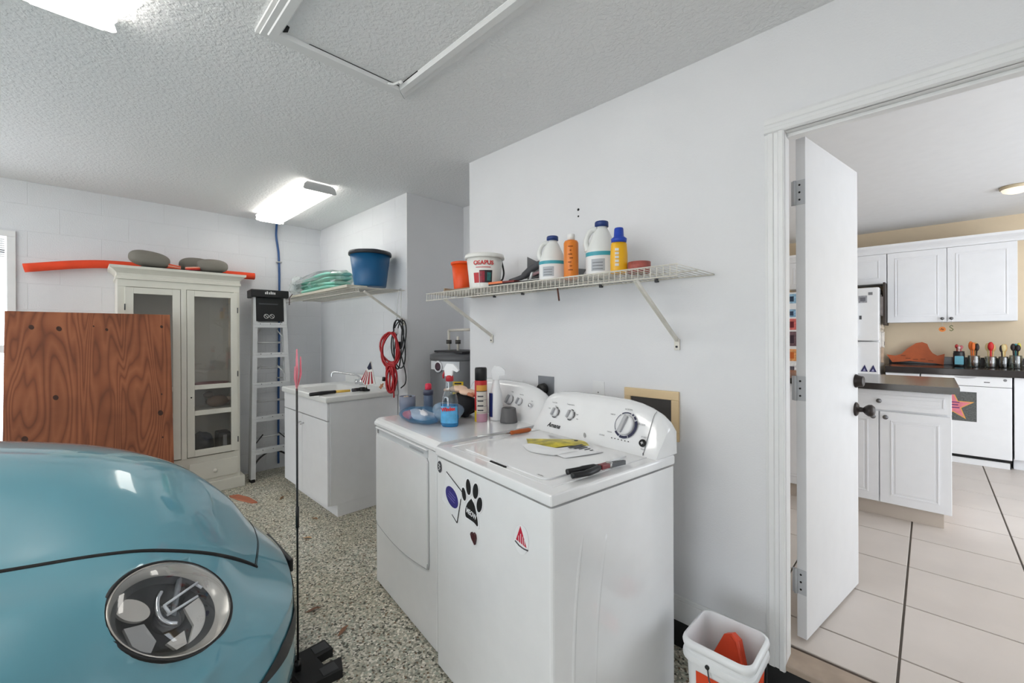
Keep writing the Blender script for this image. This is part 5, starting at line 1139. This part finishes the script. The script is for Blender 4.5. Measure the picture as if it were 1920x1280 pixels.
for k, x in enumerate((-.495, -.425)):
    t = thing('triangle_magnet', ('navy triangle magnet on the refrigerator door, farther from the hanging pot holders', 'navy triangle magnet on the refrigerator door, closer to the hanging pot holders')[k], 'magnet', (x, 5.8485, 1.02), 0, 'navy triangle magnets'); MB().prism([(-.03, -.035), (.03, -.035), (.004, .038)], 0, .002, M('navy_print', (44, 44, 92), .5), RX).build('triangle', t); MB().prism([(-.012, -.03), (.012, -.03), (.002, .0)], .0021, .003, M('pale_lilac', (170, 168, 200), .5), RX).build('triangle_mark', t)
# ---- oven mitts hung on the side of the refrigerator
for lb_, y, z0, z1, w_, col in (('beige oven mitt hanging highest on the refrigerator side', 6.12, 1.42, 1.62, .05, (214, 198, 178)), ('striped cream pot holder hanging below the mitt on the refrigerator side', 6.17, 1.22, 1.42, .045, (222, 214, 204)), ('dark patterned strap hanging at the top of the refrigerator side', 5.99, 1.56, 1.80, .03, (120, 112, 108)), ('tan cloth strip hanging low beside the counter', 6.07, 1.06, 1.25, .02, (186, 160, 136))):
    t = thing('hanging_holder', lb_, 'pot holder', (-.3705, y, (z0+z1)/2)); hh_ = (z1-z0)/2; m_ = M('cloth_%d' % col[0], col, .85, var=.15, vscale=30)
    MB().prism([(y_*1.6, z_) for y_, z_ in rpoly(w_, hh_*2*.86, w_*.3, 4)], 0, .02, m_, Matrix(((0, 0, 1, 0), (1, 0, 0, 0), (0, 1, 0, 0), (0, 0, 0, 1)))).build('padded_cloth', t); MB().tube(crv([(.006, -.01, hh_*.8), (.006, 0, hh_), (.006, .01, hh_*.8)]), .003, m_, 6).build('hanging_loop', t)
    for k in range(3): MB().box(.0195, .0212, -w_*.7, w_*.7, -hh_*.6+.02*k, -hh_*.6+.026+.014*k-.014*k-.018, dgrey_m, 0).build('stripe', t)
o = MB().box(-.352, -.334, 6.0, 6.56, 1.48, 1.935, M('gap_shade_brown', (54, 44, 38), .6), .002).build('gap_shade'); tag(o, 'dark brown sheet for the shade in the gap between the refrigerator and wall cabinet', 'panel')  # sheet coloured dark to stand in for shade in the gap
# ---- fish-shaped board
t = thing('fish_board', 'orange wooden fish-shaped board leaning on the kitchen backsplash', 'cutting board', (-.35, 6.47, CT+.0005)); fx = [(300, 285), (375, 295), (430, 278), (480, 228), (550, 182), (600, 173), (640, 188), (658, 232), (682, 266), (720, 287), (776, 270), (768, 362), (700, 352), (600, 346), (500, 338), (430, 346), (350, 352)]
MB().prism([((x-300)*.00098, (362-y)*.00128) for x, y in fx], 0, .018, M('orange_wood', (196, 96, 48), .5, var=.15, vscale=8), Matrix.Rotation(math.radians(83), 4, 'X')).build('board_fish', t)
b = MB()
for x, z in ((.18, .06), (.24, .05), (.30, .055), (.14, .09), (.36, .04)): b.box(x-.02, x+.02, -.0195, -.0175, z-.003, z+.002, M('burn_mark', (70, 34, 20), .7), 0, 1, Matrix.Rotation(math.radians(-7), 4, 'X'))
b_o = b.build('burn_mark', t); b_o['kind'] = 'stuff'
# ---- jars and mugs with utensils
gj = glassy('jar_glass', (226, 232, 230), .03, .2, 1.5)
def jar(label, x, r, h, mat, stuff, y=6.28, handle=False, lab=None):
    t_ = thing('utensil_jar', label, 'jar', (x, y, CT+.0005)); MB().lathe([(0, .003), (r*.95, 0), (r, .006), (r, h*.86), (r*.94, h*.92), (r*.96, h), (r*.90, h), (r*.9, .01), (0, .008)], mat, 24).build('jar_body', t_)
    for k, (dx, dy, L, col, rad) in enumerate(stuff):
        m_ = M('utensil_%d_%d_%d' % col, col, .5); s_ = MB().tube([(dx*.5, dy*.5, .012), (dx, dy, h+L*.55)], rad*.5, m_, 8).build('utensil', t_); MB().sph((dx*1.05, dy*1.05, h+L*.7), rad*1.5, rad, L*.32, m_, 10, 8).build('utensil_head', s_)
    if handle: MB().tube(crv([(r, 0, h*.8), (r*1.6, 0, h*.7), (r*1.6, 0, h*.3), (r, 0, h*.2)]), .006, mat, 8).build('jar_handle', t_)
    if lab: MB().prism(rpoly(r*1.5, h*.55, .006), 0, .002, M('label_aqua', lab, .5), Matrix.Translation((0, -r-.0005, h*.42)) @ RX).build('jar_label', t_)
    return t_
red3, org, wood, blk, cream, teal3 = (176, 40, 40), (224, 110, 40), (214, 172, 110), (40, 28, 28), (226, 206, 150), (60, 150, 160)
jar('black can with a blue label holding peppermint sticks beside the fish board', .215, .042, .155, black_m, ((.015, 0, .06, (190, 100, 104), .010), (-.015, .01, .07, red3, .009), (.0, -.012, .05, (220, 190, 190), .008)), lab=(110, 178, 196))
jar('glass jar of wooden spoons and dark spatulas on the kitchen counter', .318, .045, .115, gj, ((-.02, 0, .14, org, .012), (.01, .012, .13, wood, .013), (.02, -.01, .12, blk, .011), (-.005, -.014, .13, org, .010)))
jar('glass jar with a bright red-handled utensil on the kitchen counter', .430, .042, .11, gj, ((0, -.01, .14, (206, 34, 34), .014), (-.018, .01, .13, cream, .012), (.018, .012, .12, wood, .011)))
jar('dark glass jar of pale wooden sticks between the other jars', .512, .034, .11, glassy('smoked_glass', (120, 124, 120), .05, .2, 1.4), ((0, 0, .12, cream, .012), (.012, .01, .12, wood, .010), (-.012, 0, .11, blk, .009)))
jar('clear glass mug with a handle holding dark cutlery at the counter end', .590, .044, .125, gj, ((-.016, 0, .11, blk, .012), (.012, -.01, .10, blk, .012), (.0, .014, .11, teal3, .013), (.02, .01, .12, (214, 200, 80), .009)), handle=True)
# ---- kitchen ceiling lamp
kl = thing('ceiling_dome_lamp', 'round flush dome lamp on the kitchen ceiling', 'light', (.50, 5.29, H)); MB().lathe([(.09, -.0005), (.09, -.02), (.07, -.03)], M('lamp_brass', (206, 190, 160), .4), 28).build('lamp_base', kl); MB().lathe([(.0, -.062), (.04, -.058), (.07, -.045), (.082, -.022)], M('lamp_glass_glow', (255, 244, 224), .4, emit=KITCHEN_GLOW), 28).build('lamp_glass', kl)  # unlit dome; a faint glow is added to its glass
# ================================================================ CAR (faces +y), Xc = centre line
XC = -1.97
def paint_mat():
    m = M('car_paint_blue', (88, 148, 164), .35, metal=.0, var=.01, coat=1.0); return m
paint = paint_mat()
# control net: rows = stations nose -> tail, columns = lateral lines centre -> sill (u, y, z)
J = {
 'chin':  [(0, .50, .20), (.20, .49, .20), (.40, .46, .20), (.50, .42, .20), (.60, .35, .20), (.67, .26, .20), (.69, .20, .18)],
 'low':   [(0, .575, .30), (.22, .56, .30), (.42, .508, .30), (.535, .455, .30), (.635, .385, .30), (.71, .29, .30), (.72, .22, .22)],
 'bump': [(0, .585, .42), (.22, .565, .42), (.43, .508, .42), (.555, .452, .42), (.662, .372, .41), (.738, .272, .40), (.748, .21, .26)],
 'lipb': [(0, .572, .515), (.215, .554, .512), (.42, .503, .505), (.560, .434, .51), (.670, .346, .515), (.752, .248, .50), (.765, .19, .28)],
 'lip': [(0, .555, .545), (.21, .54, .542), (.41, .495, .532), (.556, .424, .538), (.668, .334, .545), (.755, .236, .53), (.775, .175, .29)],
 'edge': [(0, .475, .645), (.20, .455, .642), (.372, .405, .630), (.548, .358, .602), (.678, .292, .585), (.768, .212, .555), (.79, .15, .31)],
 's5': [(0, .40, .765), (.245, .365, .74), (.46, .285, .745), (.615, .258, .672), (.735, .222, .622), (.808, .16, .575), (.828, .09, .35)],
 's4':    [(0, .27, .90), (.265, .24, .868), (.512, .15, .826), (.665, .142, .745), (.785, .12, .655), (.85, .09, .54), (.865, .02, .42)],
 's3':    [(0, .10, .995), (.275, .08, .96), (.528, .04, .862), (.695, .03, .815), (.815, .01, .72), (.88, -.01, .58), (.885, -.06, .52)],
 's2':    [(0, -.10, 1.052), (.275, -.11, 1.018), (.525, -.13, .886), (.71, -.125, .855), (.84, -.13, .765), (.90, -.15, .62), (.905, -.18, .585)],
 's1':    [(0, -.35, 1.095), (.29, -.36, 1.062), (.55, -.37, .93), (.725, -.36, .875), (.85, -.36, .785), (.907, -.36, .64), (.91, -.36, .60)],
 's0':    [(0, -.62, 1.115), (.31, -.63, 1.085), (.60, -.66, .965), (.75, -.66, .885), (.85, -.66, .79), (.905, -.66, .61), (.905, -.66, .52)],
 'r1':    [(0, -.95, 1.28), (.32, -.97, 1.265), (.62, -1.02, 1.18), (.765, -1.02, .93), (.85, -1.0, .80), (.905, -1.0, .58), (.885, -1.0, .24)],
 'r2':    [(0, -1.35, 1.44), (.30, -1.37, 1.43), (.565, -1.42, 1.36), (.785, -1.40, .955), (.86, -1.4, .82), (.905, -1.4, .58), (.885, -1.4, .24)],
 'r3':    [(0, -2.1, 1.488), (.29, -2.1, 1.475), (.545, -2.1, 1.40), (.79, -2.1, .965), (.865, -2.1, .83), (.905, -2.1, .58), (.885, -2.1, .24)],
 'r4':    [(0, -2.8, 1.36), (.28, -2.8, 1.345), (.52, -2.78, 1.26), (.785, -2.75, .955), (.875, -2.75, .82), (.91, -2.75, .62), (.91, -2.75, .58)],
 'r5':    [(0, -3.3, 1.10), (.28, -3.28, 1.09), (.53, -3.22, 1.03), (.75, -3.15, .90), (.85, -3.1, .79), (.895, -3.08, .62), (.90, -3.08, .58)],
 'r6':    [(0, -3.6, .78), (.28, -3.58, .77), (.52, -3.50, .74), (.70, -3.42, .70), (.80, -3.35, .62), (.85, -3.3, .5), (.86, -3.3, .32)],
 'r7':    [(0, -3.70, .48), (.28, -3.68, .48), (.5, -3.6, .47), (.66, -3.52, .45), (.75, -3.44, .42), (.80, -3.38, .38), (.81, -3.36, .28)],
 'r8':    [(0, -3.62, .24), (.28, -3.60, .24), (.48, -3.52, .24), (.63, -3.45, .24), (.72, -3.40, .24), (.77, -3.34, .24), (.78, -3.3, .24)],
}
ROWS = ['chin', 'low', 'bump', 'lipb', 'lip', 'edge', 's5', 's4', 's3', 's2', 's1', 's0', 'r1', 'r2', 'r3', 'r4', 'r5', 'r6', 'r7', 'r8']
net = np.array([J[r] for r in ROWS], float)                       # (19, 7, 3)
full = np.concatenate([net[:, ::-1]*np.array([-1, 1, 1]), net[:, 1:]], 1)   # left sill ... centre ... right sill (13)
NS = 10
car_P = catmull(catmull(full, NS).swapaxes(0, 1), NS).swapaxes(0, 1)          # dense grid
ni, nj = car_P.shape[:2]
def ridx(n): return ROWS.index(n)*NS
JC = 6*NS; JS = 2*NS                                                # centre column, seam offset
car = thing('small_car', 'light blue rounded hatchback parked nose-in beside the washer', 'car', (XC, 0, 0))
# headlight frames: centre on the surface, tangent axes
def surf(i, j): return Vector(car_P[i, j])
def headlight_frame(side):
    i = ridx('s4'); j = JC+side*3*NS
    c = surf(i, j); du = (surf(i-4, j)-surf(i+4, j)).normalized(); dv = (surf(i, j+side*4)-surf(i, j-side*4)).normalized()
    n = (du.cross(dv)*(1 if side < 0 else -1)).normalized()
    if n.z < 0: n = -n
    a0 = Vector((HL_A[0]*side, HL_A[1], HL_A[2])); a0 = (a0-n*a0.dot(n)).normalized(); c = c+a0*HL_OFF[0]
    for _ in range(4):                                  # plane through the fender surface around the lamp outline
        pts = []
        a0 = Vector((HL_A[0]*side, HL_A[1], HL_A[2])); a0 = (a0-n*a0.dot(n)).normalized(); b0 = n.cross(a0)
        for ii in range(i-22, i+23):
            for jj in range(j-22, j+23):
                if not (0 <= ii < ni and 0 <= jj < nj): continue
                d = surf(ii, jj)-c; r = math.hypot(d.dot(a0)/HL_RX, d.dot(b0)/HL_RY)
                if .8 < r < 1.15 and abs(d.dot(n)) < .1: pts.append(surf(ii, jj))
        q = np.array([tuple(p) for p in pts]); m_ = q.mean(0); vv = np.linalg.svd(q-m_)[2][2]; n2 = Vector(vv)
        n = n2 if n2.dot(n) > 0 else -n2
        c = c+n*((Vector(m_)-c).dot(n))
    a = Vector(HL_A[0:3]); a = Vector((a.x*side, a.y, a.z)); a = (a-n*a.dot(n)).normalized(); b_ = n.cross(a)
    return c+n*HL_OFF[2]+b_*(HL_OFF[1]*side), a, b_, n
HL_A = (-.45, .85, -.25); HL_OFF = (.026, 0., -.008); HL_RX, HL_RY = .160, .126
frames = {s: headlight_frame(s) for s in (1, -1)}
def hl_rad(p):
    best = 9
    for s in (1, -1):
        c, a, b_, n = frames[s]; d = Vector(p)-c
        if abs(d.dot(n)) < .12: best = min(best, math.hypot(d.dot(a)/HL_RX, d.dot(b_)/HL_RY))
    return best
def push(p):
    for s in (1, -1):
        c, a, b_, n = frames[s]; d = Vector(p)-c; u, v, w_ = d.dot(a), d.dot(b_), d.dot(n)
        r = math.hypot(u/HL_RX, v/HL_RY)
        if abs(w_) < .12 and r < 1: return c+a*(u/r)+b_*(v/r)+n*w_
    return Vector(p)
i_edge, i_cowl, i_roof, i_rear = ridx('edge'), ridx('s0'), ridx('r2'), ridx('r4')
groups = {'body': [], 'hood': [], 'windshield': [], 'side_window': [], 'rear_window': []}
for i in range(ni-1):
    for j in range(nj-1):
        jj = abs(j+.5-JC); q = (i, j)
        if i_edge <= i < i_cowl-2 and jj < JS: groups['hood'].append(q)
        elif i_cowl+2 <= i < i_roof-2 and jj < JS-2: groups['windshield'].append(q)
        elif ridx('r1')+3 <= i < i_rear-3 and JS+2 < jj < 3*NS-1: groups['side_window'].append(q)
        elif ridx('r3')+7 <= i < ridx('r5')-1 and jj < JS-3: groups['rear_window'].append(q)
        else: groups['body'].append(q)
def patch(name, cells, mat, parent, off=0., headlight=False, smooth=True):
    idx = {}; vs = []; fs = []
    for i, j in cells:
        quad = [(i, j), (i+1, j), (i+1, j+1), (i, j+1)]
        if headlight and all(hl_rad(car_P[a, b_]) < 1.0 for a, b_ in quad): continue
        f = []
        for k in quad:
            if k not in idx:
                p = car_P[k[0], k[1]]
                if headlight and hl_rad(p) < 1.0: p = push(p)
                idx[k] = len(vs); vs.append(tuple(p))
            f.append(idx[k])
        fs.append(tuple(f))
    return MB().add(vs, fs, mat, smooth).build(name, parent)
bd_ = patch('body_shell', groups['body'], paint, car, headlight=True)
for p in bd_.data.polygons: p.use_smooth = True
# hood: same surface with its rim pulled in and turned down so a dark shut line shows
hood = patch('hood', groups['hood'], paint, car)
bm = bmesh.new(); bm.from_mesh(hood.data); bm.normal_update()
bnd = [v for v in bm.verts if v.is_boundary]; cen = {}
move = {}
for v in bnd:
    inner = [e.other_vert(v) for e in v.link_edges if not e.other_vert(v).is_boundary]
    d = sum(((w_.co-v.co) for w_ in inner), Vector()) if inner else Vector((0, -.004, 0))
    move[v] = d.normalized()*.0045 if d.length else Vector()
for v, d in move.items(): v.co += d
ret = bmesh.ops.extrude_edge_only(bm, edges=[e for e in bm.edges if e.is_boundary])
for v in [g for g in ret['geom'] if isinstance(g, bmesh.types.BMVert)]: v.co += Vector((0, -.004, -.022))
bm.to_mesh(hood.data); bm.free()
for p in hood.data.polygons: p.use_smooth = True
hood.data.set_sharp_from_angle(angle=math.radians(45))
# dark channel under the hood rim
ch = []
for j in range(JC-JS, JC+JS+1): ch.append(Vector(car_P[i_edge, j])+Vector((0, -.004, -.008)))
MB().tube(ch, .009, dark_m, 6).build('shut_line', car)
for s in (1, -1):
    MB().tube([Vector(car_P[i, JC+s*JS])+Vector((0, 0, -.006)) for i in range(i_edge, i_cowl-1)], .0085, dark_m, 6).build('shut_line', car)
tint = M('tinted_glass', (26, 32, 34), .06, spec=.8)
patch('windshield', groups['windshield'], tint, car); patch('rear_window', groups['rear_window'], tint, car)
for s in (1, -1): patch('side_window', [q for q in groups['side_window'] if (q[1]+.5-JC)*s > 0], tint, car)
bx('underbody', car, -.70, .70, -3.4, .30, .16, .30, dark_m, .05)
# bumper: crease shadow line, lower grille slot, tow cover, plate bracket
def surf_strip(i0, i1, j0, j1, off, mat, name, z_in=0.):
    P = []
    for j in range(j0, j1+1):
        row = []
        for t_ in np.linspace(i0, i1, 7):
            a = int(math.floor(t_)); fr_ = t_-a; p = Vector(car_P[a, j])*(1-fr_)+Vector(car_P[min(a+1, ni-1), j])*fr_
            du = Vector(car_P[min(a+1, ni-1), j])-Vector(car_P[max(a-1, 0), j]); dv = Vector(car_P[a, min(j+1, nj-1)])-Vector(car_P[a, max(j-1, 0)])
            n = du.cross(dv).normalized(); c = Vector((0, -.5, .4)); n = n if n.dot(p-c) > 0 else -n
            row.append(p+n*off)
        P.append(row)
    return MB().grid(P, mat).build(name, car)
def z_cross(j, z):
    for i in range(8, ridx('s4')):
        a, b_ = car_P[i, j], car_P[i+1, j]
        if (a[2]-z)*(b_[2]-z) <= 0 and a[2] != b_[2]:
            k = (z-a[2])/(b_[2]-a[2]); return Vector(a+(b_-a)*k)
    return None
P = []
for j in range(JC-47, JC+48):
    e = min(1, (47-abs(j-JC))/14); zs = np.linspace(.462-.028*e, .462+.022*e, 5); row_ = [z_cross(j, z) for z in zs]
    if all(p is not None for p in row_):
        c2 = Vector((0, -.3, .462)); P.append([p+(p-c2).normalized()*.004 for p in row_])
MB().grid(P, M('grille_black', (18, 18, 20), .45)).build('lower_grille', car)
surf_strip(ridx('chin')+1, ridx('low')-3, JC-34, JC+34, .004, rubber_m, 'chin_spoiler')
pb = MB().box(-.16, .16, .575, .592, .455, .505, black_m, .006).build('plate_bracket', car)
for s in (1, -1):
    # seam between fender and bumper, running down from the headlight
    i0 = ridx('s4'); pts_ = []
    for k in range(0, 21): pts_.append(Vector(car_P[int(ridx('s4')-2-k*.2), JC+s*(44+int(k*.55))]))
    MB().tube(pts_, .0018, M('crease_shadow', (40, 74, 86), .4), 5).build('fender_seam', car)
# ---- headlights
hl_clear = glassy('headlight_lens', (246, 248, 250), .01, .07, .8)
refl = M('reflector', (214, 208, 200), .2, metal=.35); bowl = M('lamp_bowl_dark', (46, 46, 48), .3, metal=.2)
for s in (1, -1):
    c, a, b_, n = frames[s]
    Tm = Matrix((( a.x, b_.x, n.x, c.x), (a.y, b_.y, n.y, c.y), (a.z, b_.z, n.z, c.z), (0, 0, 0, 1)))
    hl = bpy.data.objects.new('headlight', None); COL.objects.link(hl); hl.parent = car; hl.matrix_local = Tm
    sx_, sy_ = HL_RX, HL_RY
    def ring_(prof_, mat, nm, par=hl, nn=64): return MB().lathe(prof_, mat, nn, None, True, sx_, sy_, caps=False).build(nm, par)
    ring_([(1.0, -.03), (1.015, -.004), (1.02, .010), (.985, .014), (.965, .008), (.96, -.03)], black_m, 'gasket')
    ring_([(.965, .006), (.955, .012), (.935, .010), (.90, -.002), (.80, -.014), (.80, -.018)], refl, 'bezel')
    ring_([(.805, -.013), (.74, -.021), (.69, -.024)], black_m, 'inner_ring')
    ring_([(.80, -.015), (.70, -.036), (.45, -.052), (.2, -.058), (0, -.06)], bowl, 'lamp_bowl')
    ring_([(.958, .008), (.90, .020), (.75, .036), (.5, .050), (.25, .057), (0, .059)], hl_clear, 'lens')
    # reflector petals, projector and light bar inside
    def petal(pts2, z, mat, nm):
        MB().prism([(x*sx_, y*sy_) for x, y in pts2], z, z+.006, mat).build(nm, hl)
    petal([(x, y) for x, y in ell(.2, .27, 24, -.40*1, .28*s, .7*s)], -.030, refl, 'reflector_petal')
    petal([(-.58, .0*s), (-.30, -.02*s), (-.22, -.40*s), (-.38, -.62*s), (-.55, -.35*s)], -.033, M('grey_petal', (170, 168, 166), .3, metal=.2), 'reflector_petal')
    petal([(.36, .05*s), (.70, .20*s), (.76, -.10*s), (.55, -.50*s), (.20, -.68*s), (.40, -.35*s)], -.031, M('pale_petal', (222, 217, 210), .3, metal=.2), 'reflector_petal')
    petal([(-.12, -.52*s), (.20, -.40*s), (.16, -.66*s), (-.02, -.70*s)], -.028, refl, 'reflector_petal')
    MB().lathe([(.030, -.055), (.036, -.03), (.034, -.026), (.0, -.016)], M('projector', (36, 38, 44), .06, spec=.9), 30, Matrix.Translation((.02*s, .0, 0))).build('projector_lens', hl)
    bar = MB(); 
    for q0, q1 in (((-.02, .16), (.62, .44)), ((-.02, -.04), (.52, .14)), ((-.02, .16), (-.02, -.04)), ((.62, .44), (.66, .30))): bar.tube([(q0[0]*sx_, q0[1]*sy_*s, -.012), (q1[0]*sx_, q1[1]*sy_*s, -.006)], .0035, M('light_guide', (226, 228, 232), .2), 6)
    bar_ = bar.build('light_guide', hl); bar_['kind'] = 'stuff'
    MB().tube([(x*sx_, y*sy_*s, -.022) for x, y in crv([(.08, .50), (-.02, .36), (-.08, .16), (-.08, -.02), (.0, -.16), (.12, -.22)])], .006, chrome_m, 8).build('chrome_arc', hl)
    MB().tube([(x*sx_, y*sy_*s, -.020) for x, y in ((.44, .68), (.10, -.06))], .007, M('bar_grey', (128, 132, 138), .3), 6).build('cross_bar', hl)
# ---- side markers, wheels, mirrors, lamps
for s in (1, -1):
    for y in (-.42, -2.94):
        wh_ = bpy.data.objects.new('wheel', None); COL.objects.link(wh_); wh_.parent = car; wh_.location = (s*.765, y, .325)
        Tw = Matrix.Rotation(math.pi/2, 4, 'Y')
        MB().lathe([(.21, -.10), (.29, -.105), (.32, -.085), (.325, 0), (.32, .085), (.29, .105), (.21, .10), (.21, -.10)], rubber_m, 40, Tw).build('tyre', wh_)
        MB().lathe([(.205, -.09), (.205, .06), (.06, .075), (0, .078)], alu_m, 30, Matrix.Rotation(math.pi/2*s, 4, 'Y')).build('rim', wh_)
        for k in range(5):
            q = 2*math.pi*k/5; MB().prism(ell(.034, .05, 18, .125*math.cos(q), .125*math.sin(q), q), .066, .074, dark_m, Matrix.Rotation(math.pi/2*s, 4, 'Y')).build('rim_opening', wh_)
        MB().lathe([(.372, -.10), (.372, .10), (.345, .10), (.345, -.10), (.372, -.10)], dark_m, 36, Tw).build('wheel_arch', car, (s*.72, y, .325))
    mr = MB().sph((s*.98, -1.08, 1.02), .09, .06, .065, paint, 18, 10).build('door_mirror', car)
    MB().sph((s*.62, -3.46, .74), .08, .05, .10, M('tail_red', (150, 20, 24), .25), 16, 10).build('tail_light', car)
    sm = MB().sph((s*.742, .270, .445), .010, .05, .018, M('marker_dark', (30, 34, 38), .3), 14, 8).build('side_marker', car)
